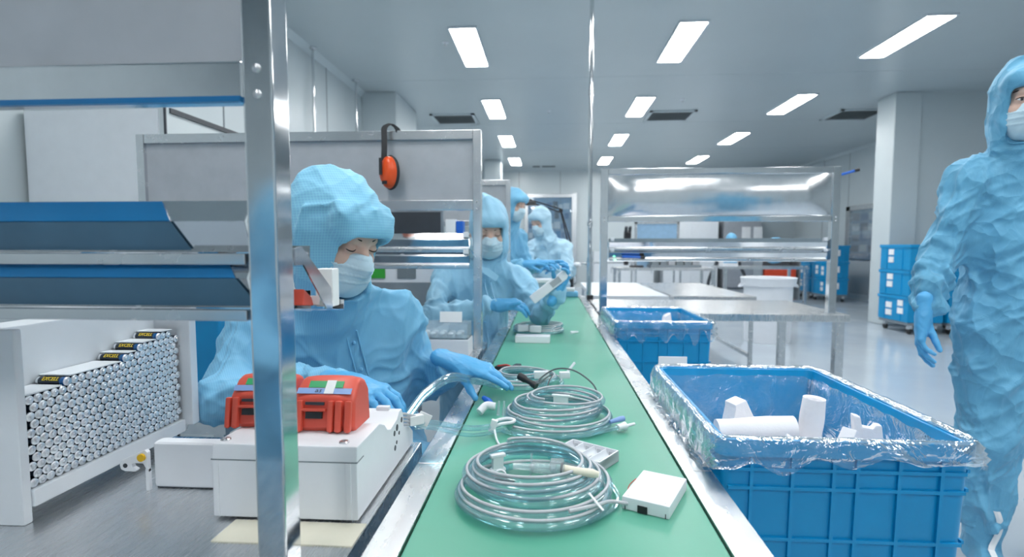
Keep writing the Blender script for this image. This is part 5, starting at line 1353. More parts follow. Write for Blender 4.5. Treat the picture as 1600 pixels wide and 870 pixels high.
def coverall(t, J, h=0.007, sc=1.0, mat='coverall_stripe', hood_mat=None, amp=0.007, fscale=9.0, seed=1, loose=1.0, bulky=0.0, legs=True, hoodargs=None, name='coverall', belly=1.0):
    S = Solid(); A = {k_: np.asarray(v_, float) for k_, v_ in J.items() if k_ != 'R' and k_ != 'B'}
    B = J['B']                       # torso frame: columns right(L-R lateral), forward, up
    L = loose
    S.ell(A['che'], np.array((0.168, 0.118, 0.175)) * sc * L, B, k=0.06)
    mid = lerp(A['che'], A['pel'], 0.5)
    S.ell(mid, np.array((0.158 * belly, 0.122 * belly, 0.19)) * sc * L, B, k=0.07)
    S.ell(A['pel'], np.array((0.178, 0.135, 0.15)) * sc * L, B, k=0.07)
    for s_ in 'RL':
        sh, el, wr = A['sh' + s_], A['el' + s_], A['wr' + s_]
        S.cap(lerp(A['nb'], sh, 0.15) - B[:, 2] * 0.03 * sc, sh, 0.058 * sc, 0.066 * sc * L, k=0.06 * sc)
        S.cap(sh, el, 0.070 * sc * L, 0.062 * sc * L, k=0.035 * sc)
        fa = lerp(el, wr, 0.78)
        S.cap(el, fa, 0.062 * sc * L, 0.052 * sc * L, k=0.02 * sc)
        S.cap(fa, wr, 0.050 * sc * L, 0.036 * sc, k=0.02 * sc)
        if legs:
            hp, kn, an = A['hip' + s_], A['kn' + s_], A['an' + s_]
            S.cap(hp, kn, 0.112 * sc * L, 0.090 * sc * L, k=0.05 * sc)
            S.cap(kn, an, 0.090 * sc * L, 0.070 * sc * L, k=0.03 * sc)
    f1 = folds(seed, amp, fscale, 2.2); f2 = folds(seed + 50, amp * 0.55, fscale * 2.3, 2.5)
    hd = A['hd']; Rh = J['R']
    hood(S, hd, Rh, sc, A['nb'], bulky, **(hoodargs or {}))
    limb = [(A['sh' + s_], A['el' + s_]) for s_ in 'RL'] + [(A['el' + s_], A['wr' + s_]) for s_ in 'RL']
    def fold(P):
        a = f1(P) + f2(P)
        # sleeve rings bunch up near elbow and cuff
        for i, (p, q) in enumerate(limb):
            d = q - p; Lg = np.linalg.norm(d); d = d / Lg
            u = (P - p) @ d / Lg; r = np.linalg.norm(P - p - np.outer((P - p) @ d, d), axis=1)
            w_ = np.clip(1 - r / (0.11 * sc), 0, 1) * np.clip(u * 4, 0, 1) * np.clip((1.08 - u) * 4, 0, 1)
            tw = np.sin((u * Lg) * (95 if i > 1 else 70) + 2.2 * np.sin(P @ np.array((31, 23, 17)) + i))
            a = a + w_ * amp * 1.1 * tw * np.abs(tw) ** 0.3 * (0.4 + 0.8 * u)
        near = np.clip(1 - np.linalg.norm((P - hd) / (0.17 * sc), axis=1) ** 4, 0, 1)
        return a * (1 - 0.75 * near) * np.clip((np.linalg.norm(P - (hd + Rh[:, 1] * 0.1), axis=1) - 0.05) / 0.06, 0.1, 1)
    def assign(C):
        return ((C - hd) @ Rh[:, 2] > -0.105 * sc).astype(int) & (np.linalg.norm(C - hd, axis=1) < 0.24 * sc).astype(int)
    return S.build(name, mat, t, h=h, fold=fold, mats=[mat, hood_mat or mat], assign=assign)

def body_frame(lat, up):
    lat = nrm(lat); up = nrm(np.asarray(up, float) - lat * (np.asarray(up, float) @ lat)); return np.array([lat, np.cross(lat, up), up]).T

def placket(t, ob, J, off, snaps, slant=0.0):
    from mathutils.bvhtree import BVHTree
    me = ob.data; o_ = root_loc(t)
    bv = BVHTree.FromPolygons([v.co for v in me.vertices], [p.vertices for p in me.polygons])
    B = J['B']; a = np.array(J['nb']) - B[:, 2] * 0.05; b_ = np.array(J['pel']); P = []
    for u in np.linspace(0, 1, 40):
        c = a * (1 - u) + b_ * u + B[:, 0] * (off + slant * u) - o_
        h_, n_, i_, d_ = bv.ray_cast(Vector(c + B[:, 1] * 0.5), Vector(-B[:, 1]))
        if h_ is not None: P.append(np.array(h_) + o_ + np.array(n_) * 0.0005)
    P = np.array(P)
    for _ in range(3): P[1:-1] = 0.25 * P[:-2] + 0.5 * P[1:-1] + 0.25 * P[2:]
    for s_ in (-1, 1): MB().tube(P + B[:, 0] * 0.014 * s_, 0.0026, 6).build('placket_seam', me.materials[0].name, t)
    for i in range(snaps):
        c = P[int((i + 0.7) / snaps * (len(P) - 1))]
        MB().sphere(c + B[:, 1] * 0.001, 0.0052, n=10, m_=6).build('snap', 'cloth_blue', t)

def boots(t, J, sc=1.0, fwd=(0, -1, 0), stripe=False):
    f = nrm(fwd)
    for s_ in 'RL':
        an = np.asarray(J['an' + s_], float)
        S = Solid(); heel = np.array((an[0], an[1], 0.05)) - f * 0.03; toe = np.array((an[0], an[1], 0.038)) + f * 0.17 * sc
        S.cap(an + (0, 0, 0.12), heel + (0, 0, 0.02), 0.066 * sc, 0.055 * sc, k=0.03)
        S.cap(heel, toe, 0.052 * sc, 0.040 * sc, k=0.03, flat=((0, 0, 1), 0.9))
        S.keep((0, 0, 0.002), (0, 0, 1), 0.004)
        o = S.build('boot_cover', 'coverall_crinkle', t, h=0.008, fold=folds(3, 0.005, 16))
        if stripe:
            from mathutils.bvhtree import BVHTree
            o_ = root_loc(t); bv = BVHTree.FromPolygons([v.co for v in o.data.vertices], [p.vertices for p in o.data.polygons]); P = []
            for u in np.linspace(0, 1, 16):
                src = np.array((an[0], an[1], 0.235 - 0.18 * u)) - o_ + np.array((0.018 * math.sin(4 * u), 0, 0))
                h_, n_, i_, d_ = bv.ray_cast(Vector(src + f * 0.4), Vector(-f))
                if h_ is not None: P.append(np.array(h_) + o_)
            q = MB(); L_ = np.cross(f, (0, 0, 1.0)) * 0.009
            q.sheet(np.array([[p + f * 0.006 - L_, p + f * 0.009, p + f * 0.006 + L_] for p in P]), 0.002); q.build('white_strap', 'paper_white', t)

def stool(x, y, zt, label):
    t = thing('work_stool', label, 'stool', (x, y, 0))
    MB().lathe([(0.15, 0), (0.165, 0.012), (0.165, 0.04), (0.14, 0.05)], 28, (x, y, zt - 0.05)).build('seat', 'black_rubber', t)
    MB().cyl((x, y, 0.1), (x, y, zt - 0.05), 0.025, 14).build('column', 'steel_mirror', t)
    for k in range(5):
        a = k * 1.2566
        MB().cyl((x, y, 0.10), (x + 0.24 * math.cos(a), y + 0.24 * math.sin(a), 0.055), 0.016, 8).build('leg', 'steel_brushed', t)
        MB().sphere((x + 0.24 * math.cos(a), y + 0.24 * math.sin(a), 0.028), 0.028, n=10, m_=6).build('caster', 'black_rubber', t)

STRAIGHT = [(0.12, 0.12, 0.08)] * 4
# ---- nearest worker: seated left of the belt, bent over the work, reaching onto the belt
lab = 'nearest seated person in blue hooded coverall and mask, reaching a gloved hand onto the belt'
t = thing('person', lab, 'person', (-0.56, 1.55, 0.0))
Rh = frame((0.86, -0.46, -0.34), (0.05, 0.0, 1))
J = dict(pel=(-0.56, 1.56, 0.52), che=(-0.545, 1.44, 0.83), nb=(-0.545, 1.385, 0.985), hd=(-0.50, 1.285, 1.145),
         shR=(-0.745, 1.36, 0.905), elR=(-0.728, 1.170, 0.780), wrR=(-0.44, 1.125, 0.832),
         shL=(-0.430, 1.50, 0.915), elL=(-0.375, 1.63, 0.715), wrL=(-0.250, 1.470, 0.806),
         hipR=(-0.64, 1.52, 0.53), knR=(-0.52, 1.16, 0.56), anR=(-0.50, 1.22, 0.12), hipL=(-0.49, 1.60, 0.53), knL=(-0.34, 1.28, 0.55), anL=(-0.36, 1.36, 0.12),
         R=Rh, B=body_frame((0.32, 0.15, 0.02), (0.02, -0.30, 0.95)))
ob = coverall(t, J, h=0.005, hood_mat='coverall_hood', amp=0.0135, fscale=8.0, seed=4, bulky=0.05, loose=1.08, hoodargs=dict(brow=0.036))
build_head(t, np.array(J['hd']), Rh, 0.0032, look_down=True)
build_mask(t, np.array(J['hd']), Rh, 0.0030)
glove(t, J['wrL'], (0.94, -0.24, -0.20), (0.25, -0.25, 0.95), 1, [(0.10, 0.10, 0.08), (0.20, 0.22, 0.15), (0.42, 0.35, 0.2), (0.55, 0.4, 0.25)], 0.10, 0.98, tdir=(0.42, -0.72, -0.62))
glove(t, (-0.432, 1.112, 0.836), (0.93, -0.30, -0.16), (0.1, -0.1, 1), -1, [(0.45, 0.45, 0.25), (0.38, 0.45, 0.25), (0.35, 0.4, 0.25), (0.3, 0.4, 0.2)], 0.16, 0.95, tdir=(0.7, 0.6, -0.45))
boots(t, J, fwd=(0.4, -0.9, 0))
placket(t, ob, J, 0.02, 7, 0.045)
stool(-0.58, 1.60, 0.40, 'black round work stool under nearest seated worker')

# ---- second worker, facing us behind the second rack, holding a white handset
t = thing('person', 'second seated person in light blue coverall and mask holding up a long white handset', 'person', (-0.36, 2.78, 0.0))
Rh = frame((0.16, -0.93, -0.30), (0, 0, 1))
J = dict(pel=(-0.36, 2.80, 0.50), che=(-0.345, 2.73, 0.87), nb=(-0.31, 2.68, 1.03), hd=(-0.285, 2.62, 1.205),
         shR=(-0.515, 2.66, 0.965), elR=(-0.525, 2.44, 0.81), wrR=(-0.235, 2.42, 0.865),
         shL=(-0.165, 2.75, 0.965), elL=(-0.035, 2.62, 0.815), wrL=(0.035, 2.455, 0.925),
         hipR=(-0.45, 2.78, 0.51), knR=(-0.42, 2.42, 0.55), anR=(-0.42, 2.48, 0.12), hipL=(-0.29, 2.80, 0.51), knL=(-0.26, 2.45, 0.55), anL=(-0.28, 2.5, 0.12),
         R=Rh, B=body_frame((0.35, 0.09, 0), (0.03, -0.18, 1)))
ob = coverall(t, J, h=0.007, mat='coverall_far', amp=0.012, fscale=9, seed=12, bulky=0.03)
build_head(t, np.array(J['hd']), Rh, 0.0042, look_down=True)
build_mask(t, np.array(J['hd']), Rh, 0.004)
glove(t, J['wrL'], (0.42, -0.05, 0.80), (0.80, 0.45, -0.35), 1, [(0.7, 0.7, 0.4)] * 4, 0.06, 0.98, tdir=(-0.2, -0.75, 0.6), h=0.0034)
glove(t, J['wrR'], (0.95, -0.1, 0.05), (-0.1, -0.5, 0.86), 1, [(0.5, 0.5, 0.3)] * 4, 0.08, 0.98, tdir=(0.75, -0.4, 0.3), h=0.0034)
boots(t, J)
placket(t, ob, J, 0.0, 6)
# shirt collar flap
c = np.array(J['nb'])
MB().add([(-0.36, 2.585, 1.04), (-0.28, 2.56, 1.02), (-0.235, 2.575, 0.985), (-0.25, 2.57, 0.96), (-0.30, 2.552, 0.995)], [(0, 1, 2, 3, 4)]).build('collar_flap', 'coverall_far', t)
stool(-0.37, 2.85, 0.38, 'black round work stool under second seated worker')
t = thing('handset', 'long white handheld device in the second worker\'s gloves', 'device', (0.0, 2.43, 0.94))
a, b_ = np.array((-0.075, 2.43, 0.885)), np.array((0.085, 2.425, 1.012)); d = nrm(b_ - a)
MB().obox((a + b_) / 2, (np.linalg.norm(b_ - a), 0.022, 0.042), np.array([d, (0, 1, 0), np.cross(d, (0, 1, 0))]).T).build('body', 'white_plastic', t, bevel=0.007)
MB().obox((a + b_) / 2 + d * 0.03 + (0, -0.0115, 0), (0.05, 0.001, 0.026), np.array([d, (0, 1, 0), np.cross(d, (0, 1, 0))]).T).build('panel', 'panel_grey', t)

# ---- third worker standing, in profile
t = thing('person', 'third person standing in profile in blue hooded coverall, half hidden by far rack', 'person', (-0.40, 4.36, 0.0))
Rh = frame((0.80, -0.52, -0.22), (0, 0, 1))
J = dict(pel=(-0.39, 4.36, 0.82), che=(-0.355, 4.33, 1.13), nb=(-0.32, 4.29, 1.27), hd=(-0.275, 4.25, 1.445),
         shR=(-0.45, 4.18, 1.20), elR=(-0.40, 4.10, 0.95), wrR=(-0.17, 4.02, 1.0),
         shL=(-0.24, 4.42, 1.20), elL=(-0.18, 4.36, 0.95), wrL=(-0.06, 4.18, 1.0),
         hipR=(-0.42, 4.28, 0.82), knR=(-0.41, 4.26, 0.45), anR=(-0.42, 4.28, 0.12), hipL=(-0.36, 4.44, 0.82), knL=(-0.34, 4.44, 0.45), anL=(-0.36, 4.46, 0.12),
         R=Rh, B=body_frame((0.21, 0.24, 0), (0.05, -0.05, 1)))
coverall(t, J, h=0.009, mat='coverall_stripe', amp=0.013, fscale=9, seed=21, sc=0.95)
build_head(t, np.array(J['hd']), Rh, 0.005, sc=0.95)
build_mask(t, np.array(J['hd']), Rh, 0.005, sc=0.95)
glove(t, J['wrR'], (0.95, -0.2, 0.1), (0, -0.4, 0.9), 1, STRAIGHT, 0.1, 0.95, h=0.0045)
glove(t, J['wrL'], (0.8, -0.5, 0.1), (0, -0.2, 0.9), 1, STRAIGHT, 0.1, 0.95, h=0.0045)
boots(t, J, fwd=(0.8, -0.5, 0))

# ---- fourth worker behind the end of the belt
t = thing('person', 'fourth person in blue coverall painted pale for the light on it, working beyond the end of the belt', 'person', (0.0, 4.98, 0.0))
Rh = frame((-0.62, -0.74, -0.30), (0, 0, 1))
J = dict(pel=(0.0, 5.02, 0.76), che=(0.0, 4.96, 1.05), nb=(-0.02, 4.92, 1.18), hd=(-0.075, 4.87, 1.345),
         shR=(-0.155, 4.90, 1.12), elR=(-0.20, 4.72, 0.92), wrR=(-0.04, 4.58, 0.97),
         shL=(0.145, 4.96, 1.12), elL=(0.17, 4.80, 0.90), wrL=(0.02, 4.62, 0.94),
         hipR=(-0.09, 5.02, 0.77), knR=(-0.1, 4.98, 0.42), anR=(-0.1, 5.02, 0.12), hipL=(0.09, 5.02, 0.77), knL=(0.1, 4.98, 0.42), anL=(0.1, 5.02, 0.12),
         R=Rh, B=body_frame((0.30, 0.05, 0), (0.0, -0.12, 1)))
coverall(t, J, h=0.009, mat='coverall_lit', amp=0.013, fscale=9, seed=33, sc=0.93)
build_head(t, np.array(J['hd']), Rh, 0.005, sc=0.95, look_down=True)
build_mask(t, np.array(J['hd']), Rh, 0.005, sc=0.95)
glove(t, J['wrR'], (0.7, -0.6, 0.1), (0, -0.3, 0.9), 1, [(0.4, 0.4, 0.2)] * 4, 0.1, 0.95, h=0.0045)
glove(t, J['wrL'], (-0.7, -0.6, 0.1), (0, -0.3, 0.9), -1, [(0.4, 0.4, 0.2)] * 4, 0.1, 0.95, h=0.0045)
boots(t, J)

# ---- standing man at the right edge
t = thing('person', 'standing person in blue crinkled hooded coverall and mask at the right edge, arm hanging', 'person', (1.58, 1.95, 0.0))
Rh = frame((-0.40, -0.91, -0.06), (0, 0, 1))
J = dict(pel=(1.60, 1.97, 0.88), che=(1.585, 1.96, 1.20), nb=(1.555, 1.95, 1.38), hd=(1.520, 1.905, 1.585),
         shR=(1.415, 1.975, 1.335), elR=(1.335, 1.985, 1.10), wrR=(1.243, 1.905, 0.905),
         shL=(1.75, 1.94, 1.335), elL=(1.84, 1.95, 1.08), wrL=(1.83, 1.86, 0.86),
         hipR=(1.515, 1.97, 0.84), knR=(1.505, 1.945, 0.48), anR=(1.52, 1.96, 0.20), hipL=(1.69, 1.97, 0.84), knL=(1.735, 1.95, 0.48), anL=(1.75, 1.97, 0.20),
         R=Rh, B=body_frame((0.34, -0.035, 0), (-0.02, 0, 1)))
ob = coverall(t, J, h=0.0055, mat='coverall_crinkle', amp=0.015, fscale=10, seed=44, loose=1.12, bulky=0.0, belly=1.05)
build_head(t, np.array(J['hd']), Rh, 0.0036)
build_mask(t, np.array(J['hd']), Rh, 0.0032)
glove(t, (1.238, 1.900, 0.898), (-0.10, -0.10, -0.99), (-0.80, 0.50, 0.0), 1, [(0.25, 0.35, 0.25), (0.30, 0.35, 0.25), (0.36, 0.4, 0.25), (0.42, 0.45, 0.25)], 0.06, 1.0, tdir=(0.15, -0.55, -0.8), h=0.0028)
glove(t, J['wrL'], (0.0, -0.15, -0.98), (0.9, 0.3, 0.0), -1, [(0.25, 0.35, 0.25)] * 4, 0.06, 1.0, h=0.0034)
placket(t, ob, J, 0.0, 0)
for s_ in 'RL': J['an' + s_] = (J['an' + s_][0], J['an' + s_][1], 0.10)
boots(t, J, fwd=(-0.25, -0.95, 0), stripe=True)

# ---- a worker seated at the bench before this one, beside the camera: seen only mirrored in the steel post
t = thing('person', 'seated person in blue coverall beside the camera, mirrored in the steel post', 'person', (-0.95, -0.55, 0.0))
Rh = frame((0.75, 0.25, -0.45), (0, 0, 1))
J = dict(pel=(-0.97, -0.60, 0.50), che=(-0.93, -0.56, 0.84), nb=(-0.89, -0.53, 1.0), hd=(-0.83, -0.50, 1.16),
         shR=(-0.88, -0.74, 0.94), elR=(-0.76, -0.80, 0.80), wrR=(-0.56, -0.66, 0.83),
         shL=(-0.90, -0.34, 0.94), elL=(-0.78, -0.24, 0.80), wrL=(-0.56, -0.34, 0.83),
         hipR=(-0.96, -0.69, 0.51), knR=(-0.58, -0.68, 0.54), anR=(-0.62, -0.68, 0.12), hipL=(-0.96, -0.51, 0.51), knL=(-0.58, -0.48, 0.54), anL=(-0.62, -0.48, 0.12),
         R=Rh, B=body_frame((0.02, -0.40, 0), (0.2, 0, 1)))
coverall(t, J, h=0.011, mat='coverall_stripe', amp=0.012, fscale=9, seed=77, bulky=0.03)
build_head(t, np.array(J['hd']), Rh, 0.005, look_down=True)
build_mask(t, np.array(J['hd']), Rh, 0.005)
glove(t, J['wrR'], (0.95, 0.1, -0.1), (0, 0, 1), 1, STRAIGHT, 0.1, 0.95, h=0.0045)
glove(t, J['wrL'], (0.95, -0.1, -0.1), (0, 0, 1), -1, STRAIGHT, 0.1, 0.95, h=0.0045)
boots(t, J, fwd=(1, 0, 0))
stool(-1.0, -0.60, 0.38, 'black round work stool beside the camera, out of view')
# ================================================================ background
# white bucket
t = thing('white_tub', 'large round white tub with a flared rim on the floor behind the right rack', 'tub', (2.60, 6.72, 0))
R0 = 0.27
MB().lathe([(R0 * 0.93, 0.0), (R0 * 0.95, 0.02), (R0, 0.66), (R0 + 0.028, 0.665), (R0 + 0.038, 0.75), (R0 + 0.045, 0.76), (R0 + 0.03, 0.765), (R0 - 0.01, 0.755), (R0 - 0.02, 0.5), (R0 * 0.9, 0.03), (0.01, 0.025)], 48, (2.60, 6.72, 0)).build('body', 'white_plastic', t, angle=40)
for s_ in (-1, 1): MB().tube([(2.60 + s_ * (R0 + 0.03), 6.66, 0.68), (2.60 + s_ * (R0 + 0.06), 6.69, 0.655), (2.60 + s_ * (R0 + 0.06), 6.75, 0.655), (2.60 + s_ * (R0 + 0.03), 6.78, 0.68)], 0.012, 8).build('handle', 'white_plastic', t)

def stack_crate(x0, y0, z0, W, L, Hh, label, r, group):
    t = thing('crate', label, 'crate', (x0 + W / 2, y0 + L / 2, z0), group)
    MB().box((x0 + 0.012, y0 + 0.012, z0), (x0 + W - 0.012, y0 + L - 0.012, z0 + Hh - 0.04)).build('body', 'crate_blue', t, bevel=0.012)
    MB().box((x0, y0, z0 + Hh - 0.045), (x0 + W, y0 + L, z0 + Hh - 0.002)).build('rim', 'crate_blue', t, bevel=0.008)
    for f in (0.25, 0.75):
        MB().box((x0 + 0.004, y0 + f * L - 0.006, z0 + 0.01), (x0 + 0.014, y0 + f * L + 0.006, z0 + Hh - 0.045)).build('rib', 'crate_blue', t)
        MB().box((x0 + f * W - 0.006, y0 + 0.004, z0 + 0.01), (x0 + f * W + 0.006, y0 + 0.014, z0 + Hh - 0.045)).build('rib', 'crate_blue', t)
    for yy in (0.16, 0.52):
        if random.random() < 0.92:
            a = 0.10 + 0.03 * random.random(); zz = z0 + 0.06 + 0.05 * random.random()
            for q in range(2): MB().box((x0 + 0.003, y0 + L * yy + 0.02 * random.random(), zz + q * 0.10), (x0 + 0.0115, y0 + L * yy + a, zz + q * 0.10 + 0.075)).build('paper_label', 'paper_white', t)
    a = x0 + W * 0.36
    MB().box((a, y0 + 0.003, z0 + 0.12), (a + 0.10, y0 + 0.0115, z0 + 0.24)).build('paper_label', 'paper_white', t)
    return t
def dolly(x0, y0, W, L, label):
    t = thing('dolly', label, 'dolly', (x0 + W / 2, y0 + L / 2, 0), 'dollies under the crate stacks')
    MB().box((x0 + 0.02, y0 + 0.02, 0.115), (x0 + W - 0.02, y0 + L - 0.02, 0.15)).build('deck', 'grey_plastic', t, bevel=0.006)
    for x in (x0 + 0.08, x0 + W - 0.08):
        for y in (y0 + 0.08, y0 + L - 0.08):
            c = MB().box((x - 0.022, y - 0.03, 0.06), (x + 0.022, y + 0.03, 0.115)).build('caster', 'steel_brushed', t, bevel=0.004)
            MB().cyl((x - 0.014, y, 0.042), (x + 0.014, y, 0.042), 0.041, 18).build('wheel', 'black_rubber', c)
def crates(x0, y0, n, tagname, W=0.46, L=0.66, Hh=0.335):
    dolly(x0, y0, W, L, 'wheeled grey dolly under the %s' % tagname)
    lv = ['bottom', 'middle', 'top'] if n == 3 else ['bottom', 'top']
    for k in range(n):
        stack_crate(x0, y0, 0.151 + k * Hh, W, L, Hh, 'blue crate with white paper labels, %s of the %s' % (lv[k], tagname), None, 'stacked blue crates')
crates(4.56, 7.30, 3, 'left stack by the white pillar')
crates(5.05, 7.30, 3, 'right stack by the white pillar')
crates(5.60, 11.55, 3, 'far tall stack by the right wall')
crates(5.62, 12.30, 3, 'second far stack by the right wall', Hh=0.30)
crates(5.64, 13.05, 2, 'third far stack by the right wall', Hh=0.34)
crates(5.66, 13.80, 2, 'farthest stack by the right wall', Hh=0.34)

# far worktables, cabinets along the back wall, instruments
def bench_far(label, x0, x1, y0, y1, h=0.8):
    t = thing('far_bench', label, 'table', ((x0 + x1) / 2, (y0 + y1) / 2, 0))
    MB().box((x0, y0, h - 0.04), (x1, y1, h)).build('tabletop', 'steel_table', t, bevel=0.004)
    n = max(2, int((x1 - x0) / 0.8) + 1)
    for i in range(n):
        x = x0 + 0.04 + (x1 - x0 - 0.08) * i / (n - 1)
        for y in (y0 + 0.04, y1 - 0.04): MB().box((x - 0.02, y - 0.02, 0), (x + 0.02, y + 0.02, h - 0.04)).build('leg', 'steel_brushed', t)
    MB().box((x0 + 0.03, y0 + 0.05, 0.22), (x1 - 0.03, y1 - 0.05, 0.25)).build('lower_shelf', 'steel_brushed', t)
    return t
bench_far('long grey steel bench far behind the right rack, left', 1.05, 2.55, 8.6, 9.3)
bench_far('long grey steel bench far behind the right rack, right', 2.85, 4.2, 9.2, 9.9)
bench_far('grey bench in front of the back wall cabinets', 0.9, 2.9, 12.2, 12.9)
def cabinet(x0, x1, y0, y1, h, label, nd=2, mat='white_board'):
    t = thing('storage_cabinet', label, 'cabinet', ((x0 + x1) / 2, (y0 + y1) / 2, 0))
    MB().box((x0, y0 + 0.02, 0.05), (x1, y1, h)).build('body', mat, t, bevel=0.006)
    MB().box((x0 + 0.02, y0 + 0.05, 0), (x1 - 0.02, y1, 0.05)).build('plinth', 'grey_plastic', t)
    w_ = (x1 - x0) / nd
    for i in range(nd):
        d = MB().box((x0 + i * w_ + 0.006, y0, 0.06), (x0 + (i + 1) * w_ - 0.006, y0 + 0.02, h - 0.01)).build('door', mat, t, bevel=0.003)
        xx = x0 + (i + 0.88) * w_ if i % 2 == 0 else x0 + (i + 0.12) * w_
        MB().cyl((xx, y0 - 0.02, h * 0.5 - 0.08), (xx, y0 - 0.02, h * 0.5 + 0.08), 0.008, 8).build('handle', 'steel_brushed', d)
cabinet(3.05, 4.45, 14.9, 15.5, 1.95, 'pale tall double door cabinet at the back wall, left one', 2)
cabinet(4.60, 5.55, 14.9, 15.5, 1.95, 'grey tall cabinet at the back wall right of the pale one', 1, 'panel_grey')
cabinet(1.2, 2.8, 14.95, 15.5, 1.0, 'low pale cabinet row at the back wall behind the right rack', 3)
# instrument cart with grey drawers under the right rack view
t = thing('equipment_rack', 'grey equipment frame with dark modules on the far bench', 'machine', (1.95, 8.95, 0.8))
MB().box((1.60, 8.80, 0.8), (2.38, 9.15, 0.84)).build('base', 'grey_plastic', t)
for q in range(6): MB().box((1.62 + q * 0.125, 8.80, 0.84), (1.62 + q * 0.125 + 0.108, 9.12, 1.02)).build('module', ['wall_seam', 'grey_plastic', 'panel_grey'][q % 3], t, bevel=0.006)
MB().box((1.58, 8.82, 1.02), (2.40, 9.14, 1.04)).build('cover', 'steel_brushed', t)
t = thing('microscope', 'small black bench microscope behind the left end of the right rack', 'microscope', (0.93, 8.92, 0.8))
MB().box((0.90, 8.80, 0.80), (1.10, 9.00, 0.83)).build('base', 'black_rubber', t, bevel=0.01)
t.location = (1.22, 8.92, 0.8)
for c in t.children: c.location = (0.10, 0, 0)
MB().box((1.22 - 0.02, 8.94, 0.83), (1.22 + 0.05, 9.0, 1.30)).build('column', 'black_rubber', t, bevel=0.01)
MB().obox((1.24, 8.90, 1.27), (0.10, 0.16, 0.20), rotx(0.3)).build('head', 'black_rubber', t, bevel=0.02)
for s_ in (-0.03, 0.03): MB().cyl((1.24 + s_, 8.86, 1.34), (1.24 + s_, 8.80, 1.44), 0.025, 12).build('eyepiece', 'dark_plastic', t)
t = thing('display_board', 'pale framed panel standing behind the right rack', 'panel', (1.75, 9.0, 0.8))
MB().box((1.42, 9.2, 0.8), (2.1, 9.23, 1.52)).build('board', 'box_pale_blue', t)
MB().box((1.40, 9.19, 1.5), (2.12, 9.24, 1.54)).box((1.40, 9.19, 0.8), (1.44, 9.24, 1.54)).box((2.08, 9.19, 0.8), (2.12, 9.24, 1.54)).build('frame', 'steel_brushed', t)
t = thing('cap_box', 'white carton with a blue cloth cap on the far right bench', 'box', (3.02, 9.5, 0.8))
MB().box((2.88, 9.4, 0.8), (3.14, 9.6, 1.16)).build('carton', 'white_plastic', t, bevel=0.01)
MB().box((2.90, 9.39, 0.86), (3.12, 9.402, 1.05)).build('label', 'cloth_blue', t)
m_ = MB(); m_.sphere((3.05, 9.5, 1.25), (0.09, 0.09, 0.11), n=16, m_=10); tag(m_.build('work_hat', 'cloth_blue', None, (3.05, 9.5, 1.16)), 'blue cloth cap on the white carton behind the right rack', 'cap')
m_ = MB().sphere((3.80, 9.55, 1.06), (0.26, 0.2, 0.22), n=20, m_=12); q = folds(31, 0.03, 5.0)
P = np.array(m_.v); d = q(P); c = np.array((3.80, 9.55, 1.06)); m_.v = [tuple(p + nrm(p - c) * k_) for p, k_ in zip(P, d)]
tag(m_.build('cloth_heap', 'cloth_blue', None, (3.8, 9.55, 0.8)), 'heap of light blue coveralls on the far right bench', 'cloth')
t = thing('open_shelf', 'grey open locker with a red bin beside the far blue crates', 'shelf', (4.75, 12.0, 0))
MB().box((4.5, 12.0, 0), (4.52, 12.5, 1.05)).box((5.28, 12.0, 0), (5.30, 12.5, 1.05)).box((4.5, 12.0, 1.03), (5.3, 12.5, 1.05)).box((4.5, 12.0, 0.45), (5.3, 12.5, 0.47)).box((4.5, 12.48, 0), (5.3, 12.5, 1.05)).build('frame', 'grey_plastic', t)
MB().box((4.56, 12.02, 0.47), (5.22, 12.4, 0.66)).build('red_bin', 'orange_red', t, bevel=0.02)
t = thing('hose_stand', 'dark flexible hoses hanging behind the right rack', 'hose', (3.3, 10.6, 0))
for x, s_ in ((3.15, -1), (3.55, 1)):
    MB().tube(spline([(x, 10.6, 1.0), (x + 0.02 * s_, 10.6, 0.8), (x + 0.14 * s_, 10.6, 0.5), (x + 0.18 * s_, 10.6, 0.02)], 8), 0.03, 8).build('hose', 'dark_plastic', t)
MB().box((3.0, 10.55, 1.0), (3.7, 10.65, 1.06)).build('beam', 'steel_brushed', t)
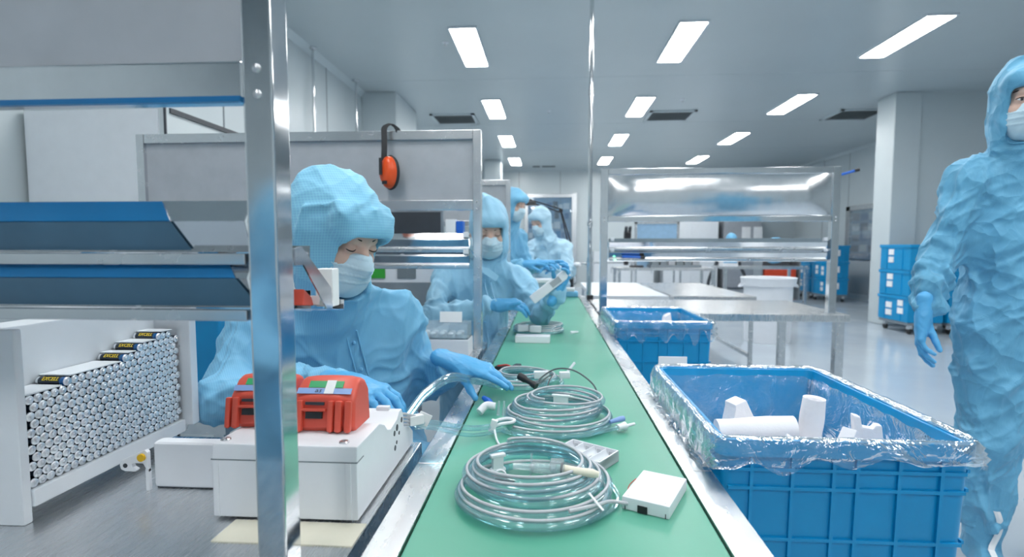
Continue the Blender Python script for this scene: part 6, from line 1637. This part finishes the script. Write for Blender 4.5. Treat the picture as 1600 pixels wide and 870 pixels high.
# articulated magnifier arm at the far end of the conveyor
t = thing('arm_lamp', 'black articulated floor lamp arm behind the far workers', 'lamp', (0.217, 5.35, 0))
p = [np.array(q) for q in ((-0.18, 5.38, 1.565), (0.11, 5.35, 1.469), (0.202, 5.35, 1.131), (0.217, 5.35, 0.88))]
for a, b_ in zip(p[:-1], p[1:]):
    for s_ in (-0.012, 0.012): MB().cyl(a + (0, 0, s_), b_ + (s_, 0, s_), 0.006, 8).build('arm', 'black_rubber', t)
for q in p: MB().cyl(q - (0, 0.02, 0), q + (0, 0.02, 0), 0.02, 12).build('joint', 'black_rubber', t)
MB().cyl((0.217, 5.35, 0.0), (0.217, 5.35, 0.90), 0.02, 12).build('stem', 'black_rubber', t)
MB().lathe([(0.09, 0), (0.09, 0.02), (0.03, 0.03)], 20, (0.217, 5.35, 0)).build('base', 'black_rubber', t)
MB().lathe([(0.02, 0.05), (0.05, 0.03), (0.06, 0.0)], 16, (-0.18, 5.38, 1.525)).build('shade', 'black_rubber', t)
t = thing('white_faucet_lamp', 'small white hooked lamp at the far end of the belt', 'lamp', (0.25, 4.75, BZ))
MB().tube(spline([(0.33, 4.75, 0.0), (0.33, 4.75, 0.9), (0.31, 4.75, 0.975), (0.27, 4.75, 0.98), (0.25, 4.75, 0.965)], 8), 0.01, 8).build('stem', 'steel_brushed', t)
MB().sphere((0.24, 4.75, 0.97), (0.035, 0.03, 0.022)).build('head', 'white_plastic', t)
# notices on the back wall at right
for i, x in enumerate((5.05, 5.35)):
    tag(MB().box((x, 14.885, 1.35), (x + 0.22, 14.897, 1.65)).build('notice_sheet', 'paper_white', None, (x + 0.11, 14.89, 1.5)), ['white notice sheet on the grey back cabinet, left of two', 'white notice sheet on the grey back cabinet, right of two'][i], 'notice')
# blue crate and chair back behind the nearest worker, left
t = thing('crate', 'blue crate standing behind the battery rack, left of the nearest worker', 'crate', (-1.13, 1.62, 0.0))
MB().box((-1.38, 1.50, 0.62), (-0.94, 1.85, 0.96)).build('body', 'crate_blue', t, bevel=0.01)
MB().box((-1.39, 1.49, 0.93), (-0.93, 1.86, 0.97)).build('rim', 'crate_blue', t, bevel=0.008)
for x in (-1.24, -1.08): MB().box((x - 0.005, 1.492, 0.63), (x + 0.005, 1.505, 0.93)).build('rib', 'crate_blue', t)
t2 = thing('side_stand', 'grey stand carrying the blue crate left of the nearest worker', 'stand', (-1.15, 1.67, 0))
MB().box((-1.40, 1.48, 0.585), (-0.92, 1.87, 0.62)).build('top', 'steel_brushed', t2)
for x in (-1.37, -0.95):
    for y in (1.51, 1.84): MB().box((x - 0.015, y - 0.015, 0), (x + 0.015, y + 0.015, 0.585)).build('leg', 'steel_brushed', t2)
